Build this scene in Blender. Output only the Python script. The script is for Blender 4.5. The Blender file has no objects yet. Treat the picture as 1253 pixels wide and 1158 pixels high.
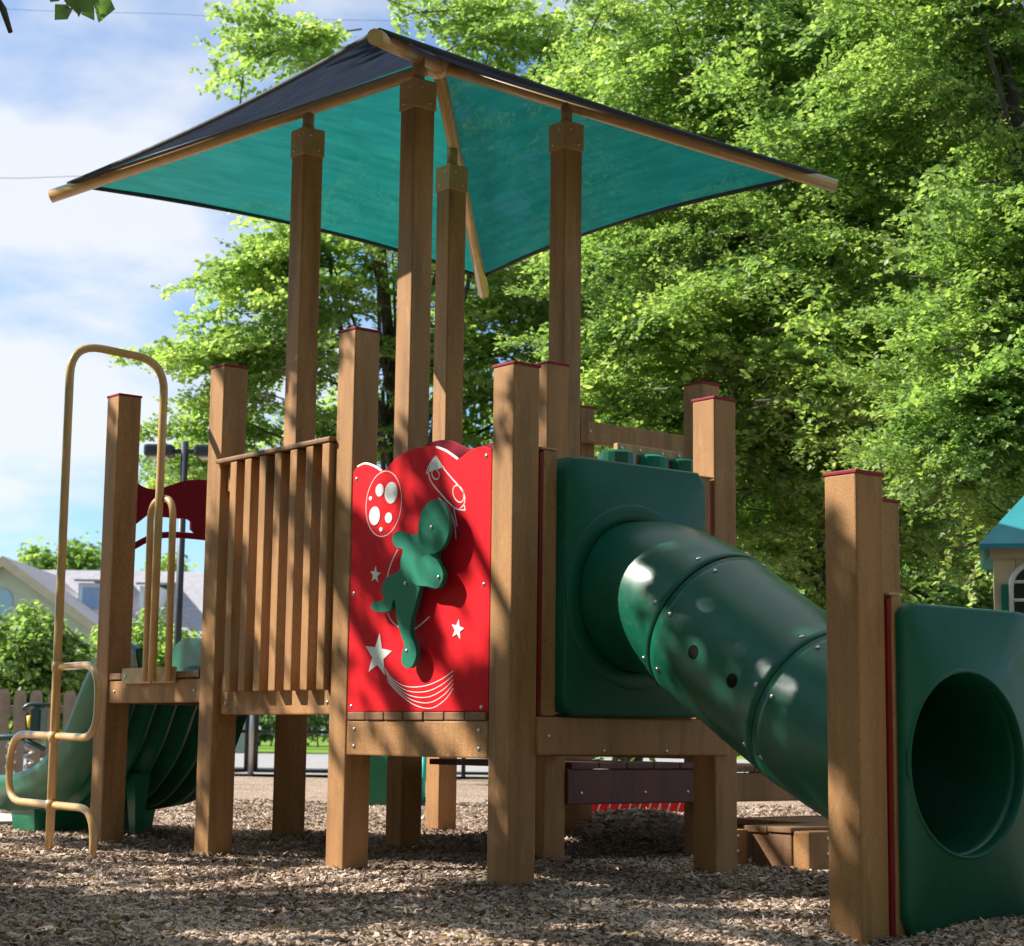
import bpy, bmesh, math, random
import numpy as np
from mathutils import Vector, Matrix

random.seed(7); RNG = np.random.default_rng(11)
S = bpy.context.scene
COL = S.collection

# ------------------------------------------------------------------ camera
IW, IH, FPX = 1253.0, 1158.0, 2278.18
CAM = np.array([-4.8104, -5.8623, 0.6046])
YAW, PITCH, ROLL = -0.6853, 0.1402, 0.0124
def _axes():
    F = np.array([-math.sin(YAW), math.cos(YAW), 0.0]); R = np.array([math.cos(YAW), math.sin(YAW), 0.0]); U = np.array([0, 0, 1.0])
    c, s = math.cos(PITCH), math.sin(PITCH)
    F2 = F*c + U*s; U2 = U*c - F*s
    c, s = math.cos(ROLL), math.sin(ROLL)
    return F2, R*c + U2*s, U2*c - R*s
CF, CR, CU = _axes()
cd = bpy.data.cameras.new('camera'); cam = bpy.data.objects.new('camera', cd); COL.objects.link(cam)
cd.sensor_fit = 'HORIZONTAL'; cd.sensor_width = 36.0; cd.lens = 36.0*FPX/IW
cd.clip_start = 0.05; cd.clip_end = 2000
m = Matrix.Identity(4)
for i in range(3):
    m[i][0] = CR[i]; m[i][1] = CU[i]; m[i][2] = -CF[i]; m[i][3] = CAM[i]
cam.matrix_world = m
cd.dof.use_dof = True; cd.dof.focus_distance = 8.0; cd.dof.aperture_fstop = 6.3
S.camera = cam

def ray(x, y): return CF + CR*((x-IW/2)/FPX) + CU*((IH/2-y)/FPX)
def on(x, y, ax, val):                       # pixel -> point on the plane axis = val
    v = ray(x, y); t = (val-CAM[ax])/v[ax]; return CAM + v*t
def at(x, y, depth): return CAM + ray(x, y)*depth
def gnd(x, depth):                           # ground point under a pixel column at a depth
    p = at(x, 900, depth); return np.array([p[0], p[1], 0.0])

# ------------------------------------------------------------------ world, sun, exposure
SUN = np.array([-0.555, 0.545, 0.628]); SUN /= np.linalg.norm(SUN)
SUN_EL = math.asin(SUN[2]); SUN_ROT = math.atan2(SUN[0], SUN[1])
world = bpy.data.worlds.new('World'); S.world = world; world.use_nodes = True
wn, wl = world.node_tree.nodes, world.node_tree.links
bg = wn['Background']; bg.inputs['Strength'].default_value = 0.08
sky = wn.new('ShaderNodeTexSky'); sky.sky_type = 'NISHITA'; sky.sun_disc = False
sky.sun_elevation = SUN_EL; sky.sun_rotation = SUN_ROT
sky.air_density = 1.0; sky.dust_density = 0.3; sky.ozone_density = 1.0
geo = wn.new('ShaderNodeTexCoord')
sep = wn.new('ShaderNodeSeparateXYZ'); wl.new(geo.outputs['Generated'], sep.inputs[0])
add = wn.new('ShaderNodeMath'); add.operation = 'MAXIMUM'; add.inputs[1].default_value = 0.0; wl.new(sep.outputs['Z'], add.inputs[0])
add2 = wn.new('ShaderNodeMath'); add2.operation = 'ADD'; add2.inputs[1].default_value = 0.22; wl.new(add.outputs[0], add2.inputs[0])
dx = wn.new('ShaderNodeMath'); dx.operation = 'DIVIDE'; wl.new(sep.outputs['X'], dx.inputs[0]); wl.new(add2.outputs[0], dx.inputs[1])
dy = wn.new('ShaderNodeMath'); dy.operation = 'DIVIDE'; wl.new(sep.outputs['Y'], dy.inputs[0]); wl.new(add2.outputs[0], dy.inputs[1])
cmb = wn.new('ShaderNodeCombineXYZ'); wl.new(dx.outputs[0], cmb.inputs[0]); wl.new(dy.outputs[0], cmb.inputs[1]); cmb.inputs[2].default_value = 9.1
nz = wn.new('ShaderNodeTexNoise'); nz.inputs['Scale'].default_value = 0.95; nz.inputs['Detail'].default_value = 7; nz.inputs['Roughness'].default_value = 0.55
wl.new(cmb.outputs[0], nz.inputs['Vector'])
cr = wn.new('ShaderNodeValToRGB'); cr.color_ramp.elements[0].position = 0.46; cr.color_ramp.elements[1].position = 0.56
wl.new(nz.outputs['Fac'], cr.inputs[0])
mx = wn.new('ShaderNodeMixRGB'); mx.inputs['Color2'].default_value = (6.2, 6.35, 6.6, 1)
cl = wn.new('ShaderNodeMath'); cl.operation = 'MULTIPLY'; cl.inputs[1].default_value = 0.88; wl.new(cr.outputs[0], cl.inputs[0])
wl.new(cl.outputs[0], mx.inputs['Fac']); tn = wn.new('ShaderNodeMixRGB'); tn.blend_type = 'MULTIPLY'; tn.inputs[0].default_value = 1; tn.inputs[2].default_value = (.80, 1.0, 1.22, 1); wl.new(sky.outputs[0], tn.inputs[1]); wl.new(tn.outputs[0], mx.inputs['Color1']); wl.new(mx.outputs[0], bg.inputs['Color'])

sd = bpy.data.lights.new('sun', 'SUN'); sd.energy = 5.0; sd.angle = math.radians(0.53); sd.color = (1.0, 0.95, 0.86)
sun = bpy.data.objects.new('sun', sd); COL.objects.link(sun); sun.location = (-8, 8, 14)
sun.rotation_euler = Vector(-SUN).to_track_quat('-Z', 'Y').to_euler()
vs = S.view_settings
vs.view_transform = 'Standard'; vs.look = 'None'; vs.exposure = 0.95; vs.gamma = 1.0; vs.use_curve_mapping = False
S.render.engine = 'CYCLES'
S.cycles.max_bounces = 8; S.cycles.diffuse_bounces = 4; S.cycles.transmission_bounces = 4; S.cycles.transparent_max_bounces = 6

# ------------------------------------------------------------------ materials
def mat(name):
    mt = bpy.data.materials.new(name); mt.use_nodes = True
    return mt, mt.node_tree.nodes, mt.node_tree.links, mt.node_tree.nodes['Principled BSDF']
def _noise(n, l, scale, detail=4, rough=.55, vec=None, obj=True):
    tc = n.new('ShaderNodeTexCoord'); t = n.new('ShaderNodeTexNoise')
    t.inputs['Scale'].default_value = scale; t.inputs['Detail'].default_value = detail; t.inputs['Roughness'].default_value = rough
    if vec is None: l.new(tc.outputs['Object' if obj else 'Generated'], t.inputs['Vector'])
    else: l.new(vec, t.inputs['Vector'])
    return t
def _ramp(n, l, src, stops):
    r = n.new('ShaderNodeValToRGB'); e = r.color_ramp.elements
    while len(e) < len(stops): e.new(.5)
    for i, (p, c) in enumerate(stops): e[i].position = p; e[i].color = (*c, 1)
    l.new(src, r.inputs[0]); return r
def _bump(n, l, src, b, strength, dist):
    bp = n.new('ShaderNodeBump'); bp.inputs['Strength'].default_value = strength; bp.inputs['Distance'].default_value = dist
    l.new(src, bp.inputs['Height']); l.new(bp.outputs[0], b.inputs['Normal'])
def simple(name, col, rough=.5, var=.15, scale=6, metal=0, bump=0, bscale=60, spec=.5, coat=0):
    mt, n, l, b = mat(name)
    t = _noise(n, l, scale, 6)
    lo = tuple(c*(1-var) for c in col); hi = tuple(min(1, c*(1+var)) for c in col)
    r = _ramp(n, l, t.outputs['Fac'], [(.3, lo), (.7, hi)]); l.new(r.outputs[0], b.inputs['Base Color'])
    b.inputs['Roughness'].default_value = rough; b.inputs['Metallic'].default_value = metal
    b.inputs['Specular IOR Level'].default_value = spec
    b.inputs['Coat Weight'].default_value = coat
    rr = _noise(n, l, scale*3, 5); mr = n.new('ShaderNodeMapRange'); mr.inputs['To Min'].default_value = rough*.8; mr.inputs['To Max'].default_value = min(1, rough*1.25)
    l.new(rr.outputs['Fac'], mr.inputs['Value']); l.new(mr.outputs[0], b.inputs['Roughness'])
    if bump:
        t2 = _noise(n, l, bscale, 3); _bump(n, l, t2.outputs['Fac'], b, bump, .003)
    return mt
def lumber(name, base, dirt=.85):                      # speckled recycled-plastic timber with grime low down
    mt, n, l, b = mat(name)
    g = n.new('ShaderNodeNewGeometry')
    sp = _noise(n, l, 330, 2, .6, vec=g.outputs['Position'])
    lo = tuple(c*.48 for c in base); hi = tuple(c*1.5 for c in base)
    r1 = _ramp(n, l, sp.outputs['Fac'], [(.32, lo), (.5, base), (.68, hi)])
    st = n.new('ShaderNodeMapping'); st.inputs['Scale'].default_value = (9, 9, 1.1); l.new(g.outputs['Position'], st.inputs[0])
    w = _noise(n, l, 1.3, 7, .6, vec=st.outputs[0])
    r2 = _ramp(n, l, w.outputs['Fac'], [(.36, (.66, .64, .62)), (.50, (.95, .94, .93)), (.66, (1.10, 1.07, 1.02))])
    mm = n.new('ShaderNodeMixRGB'); mm.blend_type = 'MULTIPLY'; mm.inputs[0].default_value = dirt
    l.new(r1.outputs[0], mm.inputs[1]); l.new(r2.outputs[0], mm.inputs[2])
    sm = n.new('ShaderNodeMapping'); sm.inputs['Scale'].default_value = (3.2, 3.2, .8); sm.inputs['Rotation'].default_value = (.1, .2, .3); l.new(g.outputs['Position'], sm.inputs[0])
    sc_ = _noise(n, l, 4.5, 9, .72, vec=sm.outputs[0]); rs = _ramp(n, l, sc_.outputs['Fac'], [(.56, (0, 0, 0)), (.64, (.34, .34, .34)), (.70, (.10, .10, .10))])
    m3 = n.new('ShaderNodeMixRGB'); l.new(rs.outputs[0], m3.inputs[0]); l.new(mm.outputs[0], m3.inputs[1]); m3.inputs[2].default_value = (min(1, base[0]*1.45), min(1, base[1]*1.6), min(1, base[2]*1.9), 1)
    l.new(m3.outputs[0], b.inputs['Base Color']); b.inputs['Roughness'].default_value = .62; b.inputs['Specular IOR Level'].default_value = .35
    _bump(n, l, sp.outputs['Fac'], b, .25, .0015)
    return mt
def plastic(name, base, rough=.28, bump=.06, spec=.5, dusty=.16):
    mt, n, l, b = mat(name); b.inputs['Specular IOR Level'].default_value = spec
    t = _noise(n, l, 5, 7, .6)
    r = _ramp(n, l, t.outputs['Fac'], [(.3, tuple(c*.9 for c in base)), (.7, tuple(min(1, c*1.08) for c in base))])
    dust = _noise(n, l, 26, 8, .7); rd = _ramp(n, l, dust.outputs['Fac'], [(.55, (0, 0, 0)), (.8, (dusty,)*3)])
    mm = n.new('ShaderNodeMixRGB'); mm.inputs[2].default_value = (.30, .29, .25, 1)
    l.new(rd.outputs[0], mm.inputs[0]); l.new(r.outputs[0], mm.inputs[1]); l.new(mm.outputs[0], b.inputs['Base Color'])
    mr = n.new('ShaderNodeMapRange'); mr.inputs['To Min'].default_value = rough*.8; mr.inputs['To Max'].default_value = rough*1.7
    l.new(dust.outputs['Fac'], mr.inputs['Value']); l.new(mr.outputs[0], b.inputs['Roughness'])
    wv = _noise(n, l, 7, 2, .4); _bump(n, l, wv.outputs['Fac'], b, bump, .03)
    return mt

M = {}
M['lumber'] = lumber('brown_lumber', (.365, .185, .070))
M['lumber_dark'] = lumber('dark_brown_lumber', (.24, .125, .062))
M['maroon'] = lumber('maroon_lumber', (.135, .056, .044))
M['lumber_tan'] = lumber('tan_lumber', (.46, .29, .14))
M['red_cap'] = simple('red_cap', (.22, .010, .016), .55, spec=.25)
M['red'] = plastic('red_sheet', (.68, .006, .014), .5, .02, .14, .04)
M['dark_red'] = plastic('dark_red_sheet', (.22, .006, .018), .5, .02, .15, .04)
M['white'] = simple('white_core', (.78, .78, .74), .5, .06, 30)
M['green'] = plastic('green_moulded', (.004, .100, .055), .27, .015)
M['green_panel'] = plastic('green_panel', (.004, .090, .050), .36, .02, .28, .08)
M['slide_green'] = plastic('slide_green', (.006, .135, .068), .26, .06)
M['figure_green'] = plastic('figure_green', (.004, .175, .10), .45, .02, .3, .06)
M['black'] = simple('black_gap', (.006, .007, .007), .8, spec=.1)
M['pipe'] = simple('tan_pipe', (.56, .345, .13), .3, .10, 14, spec=.5, coat=.6)
M['bracket'] = simple('tan_bracket', (.44, .27, .10), .42, .1, 20)
M['bolt'] = simple('steel_bolt', (.55, .55, .56), .3, .1, 50, metal=1)
M['navy'] = simple('navy_hem', (.016, .022, .034), .7)

def fabric(name='teal_shade_cloth', lo=(.002, .062, .053), hi=(.004, .090, .077), see=.03):
    mt, n, l, b = mat(name); n.remove(b); out = n['Material Output']
    g = n.new('ShaderNodeNewGeometry')
    st = n.new('ShaderNodeMapping'); st.inputs['Scale'].default_value = (1.4, 1.4, 22); l.new(g.outputs['Position'], st.inputs[0])
    t = _noise(n, l, 2.0, 6, .6, vec=st.outputs[0])
    r = _ramp(n, l, t.outputs['Fac'], [(.3, lo), (.7, hi)])
    rd = _ramp(n, l, t.outputs['Fac'], [(.3, (.010, .020, .024)), (.7, (.018, .030, .036))])
    d = n.new('ShaderNodeBsdfDiffuse'); tr = n.new('ShaderNodeBsdfTranslucent'); a = n.new('ShaderNodeAddShader')
    l.new(rd.outputs[0], d.inputs[0]); l.new(r.outputs[0], tr.inputs[0]); l.new(d.outputs[0], a.inputs[0]); l.new(tr.outputs[0], a.inputs[1])
    tp_ = n.new('ShaderNodeBsdfTransparent'); ms = n.new('ShaderNodeMixShader'); ms.inputs[0].default_value = see; l.new(a.outputs[0], ms.inputs[1]); l.new(tp_.outputs[0], ms.inputs[2]); l.new(ms.outputs[0], out.inputs['Surface']); return mt
M['fabric'] = fabric(); M['fabric_shaded'] = fabric('shaded_teal_cloth', (.010, .013, .022), (.016, .020, .032), 0.0)  # near panels: teal cloth coloured dark for its shade and grazing view

def leafmat(name, stops, trans=.55):
    mt, n, l, b = mat(name); n.remove(b); out = n['Material Output']
    at_ = n.new('ShaderNodeAttribute'); at_.attribute_name = 'tint'
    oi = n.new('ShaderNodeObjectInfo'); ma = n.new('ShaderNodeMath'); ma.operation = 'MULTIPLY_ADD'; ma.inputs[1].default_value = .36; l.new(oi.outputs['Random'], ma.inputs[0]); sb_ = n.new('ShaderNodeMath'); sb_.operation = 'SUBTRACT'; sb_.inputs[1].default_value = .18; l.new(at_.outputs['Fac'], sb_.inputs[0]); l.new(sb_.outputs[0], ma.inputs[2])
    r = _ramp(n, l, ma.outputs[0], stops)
    d = n.new('ShaderNodeBsdfDiffuse'); tr = n.new('ShaderNodeBsdfTranslucent'); mixs = n.new('ShaderNodeMixShader'); gl = n.new('ShaderNodeBsdfGlossy'); m2 = n.new('ShaderNodeMixShader')
    hue = n.new('ShaderNodeMixRGB'); hue.blend_type = 'MULTIPLY'; hue.inputs[0].default_value = 1; hue.inputs[2].default_value = (1.40, 1.40, .75, 1)
    l.new(r.outputs[0], hue.inputs[1])
    l.new(r.outputs[0], d.inputs[0]); l.new(hue.outputs[0], tr.inputs[0]); mixs.inputs[0].default_value = trans
    l.new(d.outputs[0], mixs.inputs[1]); l.new(tr.outputs[0], mixs.inputs[2])
    gl.inputs['Roughness'].default_value = .5; m2.inputs[0].default_value = .04
    l.new(mixs.outputs[0], m2.inputs[1]); l.new(gl.outputs[0], m2.inputs[2]); l.new(m2.outputs[0], out.inputs['Surface'])
    return mt
M['leaf'] = leafmat('leaf_green', [(0, (.10, .18, .062)), (.5, (.225, .355, .118)), (.85, (.36, .49, .165)), (1, (.45, .56, .20))], .6)
M['leaf_airy'] = leafmat('leaf_light_green', [(0, (.14, .23, .08)), (.5, (.29, .43, .15)), (.85, (.43, .56, .21)), (1, (.52, .62, .25))], .6)
M['leaf_deep'] = leafmat('leaf_deep_green', [(0, (.095, .18, .065)), (.6, (.20, .32, .11)), (1, (.30, .42, .145))])
M['bark'] = simple('bark', (.075, .062, .048), .9, .4, 9, bump=.8, bscale=25)

# ------------------------------------------------------------------ object helpers
def link(name, me, material, parent=None):
    o = bpy.data.objects.new(name, me); COL.objects.link(o)
    if material is not None and len(me.materials) == 0: me.materials.append(M[material] if isinstance(material, str) else material)
    if parent is not None: o.parent = parent
    return o
def tag(o, label=None, cat=None, group=None, kind=None):
    if label: o['label'] = label
    if cat: o['category'] = cat
    if group: o['group'] = group
    if kind: o['kind'] = kind
    return o
def empty(name, loc, label, cat, group=None, rz=0):
    o = bpy.data.objects.new(name, None); o.empty_display_size = .2; COL.objects.link(o)
    o.location = loc; o.rotation_euler = (0, 0, rz)
    return tag(o, label, cat, group)
def mesh_from(name, verts, faces, smooth=False):
    me = bpy.data.meshes.new(name); me.from_pydata([tuple(map(float, v)) for v in verts], [], faces); me.update()
    if smooth:
        for p in me.polygons: p.use_smooth = True
    return me
def bm_mesh(name, bm, smooth=False):
    me = bpy.data.meshes.new(name); bm.normal_update(); bm.to_mesh(me); bm.free()
    if smooth:
        for p in me.polygons: p.use_smooth = True
    return me
_boxcache = {}
def box_mesh(dx, dy, dz, bev=.006):
    k = (round(dx, 4), round(dy, 4), round(dz, 4), bev)
    if k in _boxcache: return _boxcache[k]
    bm = bmesh.new(); bmesh.ops.create_cube(bm, size=1)
    for v in bm.verts: v.co = (v.co.x*dx, v.co.y*dy, v.co.z*dz)
    if bev: bmesh.ops.bevel(bm, geom=list(bm.edges), offset=min(bev, .45*min(dx, dy, dz)), segments=2, affect='EDGES', profile=.6)
    _boxcache[k] = bm_mesh('box', bm); return _boxcache[k]
def box(name, lo, hi, material, parent=None, bev=.006):
    me = box_mesh(hi[0]-lo[0], hi[1]-lo[1], hi[2]-lo[2], bev)
    if len(me.materials) and me.materials[0].name != (M[material].name if isinstance(material, str) else material.name): me = me.copy(); me.materials.clear()
    o = link(name, me, material, parent)
    o.location = [(a+b)/2 for a, b in zip(lo, hi)]
    return o
def frames(path):
    P = [Vector(p) for p in path]; T = []
    for i in range(len(P)):
        a = P[max(0, i-1)]; b = P[min(len(P)-1, i+1)]; T.append((b-a).normalized())
    up = Vector((0, 0, 1)) if abs(T[0].z) < .9 else Vector((1, 0, 0))
    n = (up - T[0]*up.dot(T[0])).normalized(); N = [n]
    for i in range(1, len(P)):
        n = N[-1] - T[i]*N[-1].dot(T[i]); N.append(n.normalized())
    return P, T, N
def tube_data(path, r, seg=10, caps=True):
    P, T, N = frames(path); rr = r if hasattr(r, '__len__') else [r]*len(P)
    v, f = [], []
    for i in range(len(P)):
        B = T[i].cross(N[i])
        for k in range(seg):
            a = 2*math.pi*k/seg; v.append(P[i] + (N[i]*math.cos(a) + B*math.sin(a))*rr[i])
    for i in range(len(P)-1):
        for k in range(seg):
            f.append((i*seg+k, i*seg+(k+1) % seg, (i+1)*seg+(k+1) % seg, (i+1)*seg+k))
    if caps:
        f.append(tuple(range(seg))[::-1]); f.append(tuple(range((len(P)-1)*seg, len(P)*seg)))
    return v, f
def tube(name, path, r, material, parent=None, seg=12, caps=True):
    v, f = tube_data(path, r, seg, caps); me = mesh_from(name, v, f)
    for p in me.polygons: p.use_smooth = len(p.vertices) == 4
    return link(name, me, material, parent)
def spline(pts, n=10, closed=False):
    pts = [np.array(p, float) for p in pts]; out = []; N = len(pts)
    rng = range(N) if closed else range(N-1)
    for i in rng:
        g = (lambda j: pts[j % N]) if closed else (lambda j: pts[min(max(j, 0), N-1)])
        p0, p1, p2, p3 = g(i-1), g(i), g(i+1), g(i+2)
        for k in range(n):
            t = k/n
            out.append(.5*((2*p1)+(-p0+p2)*t+(2*p0-5*p1+4*p2-p3)*t*t+(-p0+3*p1-3*p2+p3)*t**3))
    if not closed: out.append(pts[-1])
    return out
def fillet(pts, r, n=6):                     # polyline with rounded corners
    pts = [np.array(p, float) for p in pts]; out = [pts[0]]
    for i in range(1, len(pts)-1):
        a, b, c = pts[i-1], pts[i], pts[i+1]; u = a-b; w = c-b; lu, lw = np.linalg.norm(u), np.linalg.norm(w)
        rr = min(r, lu*.49, lw*.49); p = b+u/lu*rr; q = b+w/lw*rr
        for k in range(n+1):
            t = k/n; out.append((1-t)**2*p + 2*t*(1-t)*b + t*t*q)
    out.append(pts[-1]); return out
def extrude_x(name, yz, x0, x1, material, parent=None, bev=.004):   # outline in the YZ plane, solid from x0 to x1
    bm = bmesh.new(); vs_ = [bm.verts.new((x0, y, z)) for y, z in yz]; f = bm.faces.new(vs_)
    ext = bmesh.ops.extrude_face_region(bm, geom=[f]); nv = [g for g in ext['geom'] if isinstance(g, bmesh.types.BMVert)]
    bmesh.ops.translate(bm, verts=nv, vec=(x1-x0, 0, 0)); bmesh.ops.recalc_face_normals(bm, faces=bm.faces)
    if bev:
        ed = [e for e in bm.edges if abs(e.verts[0].co.x-e.verts[1].co.x) < 1e-6]
        bmesh.ops.bevel(bm, geom=ed, offset=bev, segments=2, affect='EDGES', profile=.6)
    return link(name, bm_mesh(name, bm), material, parent)
def bolt(p, nrm, parent, r=.011, name='bolt'):
    q = Vector(nrm).to_track_quat('Z', 'Y'); bm = bmesh.new()
    bmesh.ops.create_uvsphere(bm, u_segments=8, v_segments=5, radius=r)
    for v in bm.verts: v.co.z *= .5
    bmesh.ops.rotate(bm, verts=bm.verts, cent=(0, 0, 0), matrix=q.to_matrix()); bmesh.ops.translate(bm, verts=bm.verts, vec=Vector(p))
    return link(name, bm_mesh(name, bm, True), 'bolt', parent)

# ------------------------------------------------------------------ ground
def hgt(x, y):
    h = .012*np.sin(1.7*x+.6*y)*np.cos(1.3*y-.4*x) + .008*np.sin(4.1*x+1)*np.sin(3.7*y)
    h = h + .17*np.exp(-(((x-2.95)/.75)**2+((y-2.42)/.55)**2))            # mulch heaped behind the structure
    h = h - .13*np.exp(-(((x+.22)/.38)**2+((y+2.12)/.30)**2))              # worn hollow by the end post
    for px_, py_ in POSTS_XY: h = h + .022*np.exp(-(((x-px_)**2+(y-py_)**2)/.018))
    return h
POSTS_XY = [(0, 0), (1.16, 0), (0, 1.155), (0, 2.322), (0, 3.454), (1.16, 1.155), (1.16, 2.322), (1.16, 3.454), (2.27, 3.454), (-.66, 2.765), (-.655, 2.31)]
def ground_mat(name, stops, scale, bump, fine=None):
    mt, n, l, b = mat(name); g = n.new('ShaderNodeNewGeometry')
    v = n.new('ShaderNodeTexVoronoi'); v.inputs['Scale'].default_value = scale; v.inputs['Randomness'].default_value = 1; l.new(g.outputs['Position'], v.inputs['Vector'])
    sx = n.new('ShaderNodeSeparateColor'); l.new(v.outputs['Color'], sx.inputs[0])
    t = _noise(n, l, .7, 8, .6, vec=g.outputs['Position'])
    ad = n.new('ShaderNodeMath'); ad.operation = 'MULTIPLY_ADD'; ad.inputs[1].default_value = .55
    l.new(sx.outputs[0], ad.inputs[0]); mu = n.new('ShaderNodeMath'); mu.operation = 'MULTIPLY'; mu.inputs[1].default_value = .55; l.new(t.outputs['Fac'], mu.inputs[0]); l.new(mu.outputs[0], ad.inputs[2])
    r = _ramp(n, l, ad.outputs[0], stops); l.new(r.outputs[0], b.inputs['Base Color']); b.inputs['Roughness'].default_value = .95; b.inputs['Specular IOR Level'].default_value = .15
    if bump: _bump(n, l, v.outputs['Distance'], b, bump, .02)
    return mt
M['mulch'] = ground_mat('mulch', [(.15, (.15, .107, .080)), (.5, (.36, .265, .20)), (.85, (.54, .42, .33))], 38, .9)
M['lawn'] = ground_mat('lawn_grass', [(.2, (.09, .17, .02)), (.8, (.20, .32, .04))], 9, .6)
M['concrete'] = simple('concrete', (.50, .46, .42), .85, .12, 3, bump=.3)
M['asphalt'] = simple('asphalt', (.30, .285, .275), .9, .15, 2, bump=.3)
def sheet(name, pts, z, material, kind='structure'):
    me = mesh_from(name, [(p[0], p[1], z) for p in pts], [tuple(range(len(pts)))]); o = link(name, me, material); return tag(o, kind=kind)
sheet('ground', [(-600, -600), (600, -600), (600, 600), (-600, 600)], -.06, 'lawn')
# mulch bed: a fine grid near, reaching to about 27 m
def grid(name, x0, x1, y0, y1, n, material):
    xs = np.linspace(x0, x1, n); ys = np.linspace(y0, y1, n); X, Y = np.meshgrid(xs, ys); Z = hgt(X, Y)
    v = np.stack([X, Y, Z], -1).reshape(-1, 3); f = [(j*n+i, j*n+i+1, (j+1)*n+i+1, (j+1)*n+i) for j in range(n-1) for i in range(n-1)]
    o = link(name, mesh_from(name, v, f, True), material); return tag(o, kind='structure')
grid('mulch_bed', -9, 26, -9, 26, 220, 'mulch')
# driveway beyond the gate, laid across the view
d0 = np.array([CF[0], CF[1]]); d0 /= np.linalg.norm(d0); r0 = np.array([d0[1], -d0[0]]); c0 = CAM[:2]
def strip(name, da, db, z, material, w=60):
    sheet(name, [c0+d0*da-r0*w, c0+d0*da+r0*w, c0+d0*db+r0*w, c0+d0*db-r0*w], z, material)
strip('driveway', 26.2, 52, .035, 'asphalt')

# ------------------------------------------------------------------ play structure
PS = empty('play_structure', (0, 0, 0), 'brown timber play structure with teal shade canopy, red panel and green tunnel', 'playground')
X1, X2, Y1, Y2, Y3, YG = 1.1605, 2.2704, 1.1548, 2.3221, 3.4537, -1.7909
H1, H2, H3, H4 = 2.118, 2.4505, 4.246, 1.485
PW = .14
def post(x, y, h, tall=False, w=PW, material='lumber', bolts=()):
    bm = bmesh.new(); bmesh.ops.create_cube(bm, size=1)
    for v in bm.verts: v.co = (v.co.x*w, v.co.y*w, v.co.z*(h+.15))
    bmesh.ops.bevel(bm, geom=list(bm.edges), offset=.009, segments=3, affect='EDGES', profile=.5)
    o = link('post', bm_mesh('post', bm), material, PS); o.location = (x, y, (h-.15)/2)
    if not tall:
        c = box('post_cap', (-w/2-.003, -w/2-.003, (h+.15)/2-.004), (w/2+.003, w/2+.003, (h+.15)/2+.009), 'red_cap', o, .003)
    return o
posts = {}
for k, (x, y, h) in {'D': (0, 0, H1), 'E': (X1, 0, H1), 'C': (0, Y1, H2), 'B': (0, Y2, H2), 'A': (0, Y3, H2), 'F': (X1, Y1, H2), 'Q': (X2-.03, Y1, H2+.04), 'G': (0, YG, H4), 'G2': (.915, -1.12, 1.535)}.items():
    posts[k] = post(x, y, h)
posts['R'] = post(2.50, 2.43, 2.56, w=.12); posts['R2'] = post(3.43, Y2, 2.30)
post(3.43, Y1, .50); 
diag = {}
CX, CY = (X1+X2)/2, (Y2+Y3)/2
PEAK = np.array([CX, CY, 4.65])
ends = {'P1': (-1, 1, 2.395, 3.865), 'P4': (1, -1, 2.398, 3.845), 'P3': (1, 1, 2.60, 3.85), 'P2': (-1, -1, 2.147, 4.00)}
ppos = {'P1': (X1, Y3), 'P2': (X1, Y2), 'P3': (X2, Y3), 'P4': (X2, Y2)}
for k, (x, y) in ppos.items():
    o = posts[k] = post(x, y, H3, tall=True)
    zt = (H3+.15)/2
    # metal cap: plates on four sides, a lid, a stub
    b = box('bracket', (-PW/2-.006, -PW/2-.006, zt-.165), (PW/2+.006, PW/2+.006, zt+.006), 'bracket', o, .006)
    for sx, sz in ((-.03, -.04), (.03, -.125)):
        bolt((sx, -PW/2-.007, zt+sz), (0, -1, 0), o, .010); bolt((-PW/2-.007, sx, zt+sz), (-1, 0, 0), o, .010)
    sx, sy, se, ze = ends[k]; s_post = math.hypot(x-CX, y-CY); zp = PEAK[2] + (ze-PEAK[2])*s_post/se
    tube('bracket_stub', [(0, 0, zt), (0, 0, zp-(H3-.15)/2)], .036, 'bracket', o, 14)
# canopy frame
for k, (sx, sy, se, ze) in ends.items():
    e = np.array([CX+sx*se/2**.5, CY+sy*se/2**.5, ze]); st = PEAK+(e-PEAK)*.02
    tube('canopy_pipe', [st, (st+e)/2, e], .041, 'pipe', PS, 18)
bm = bmesh.new(); bmesh.ops.create_uvsphere(bm, u_segments=16, v_segments=10, radius=.085); bmesh.ops.translate(bm, verts=bm.verts, vec=Vector(PEAK))
link('canopy_hub', bm_mesh('canopy_hub', bm, True), 'pipe', PS)
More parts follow.
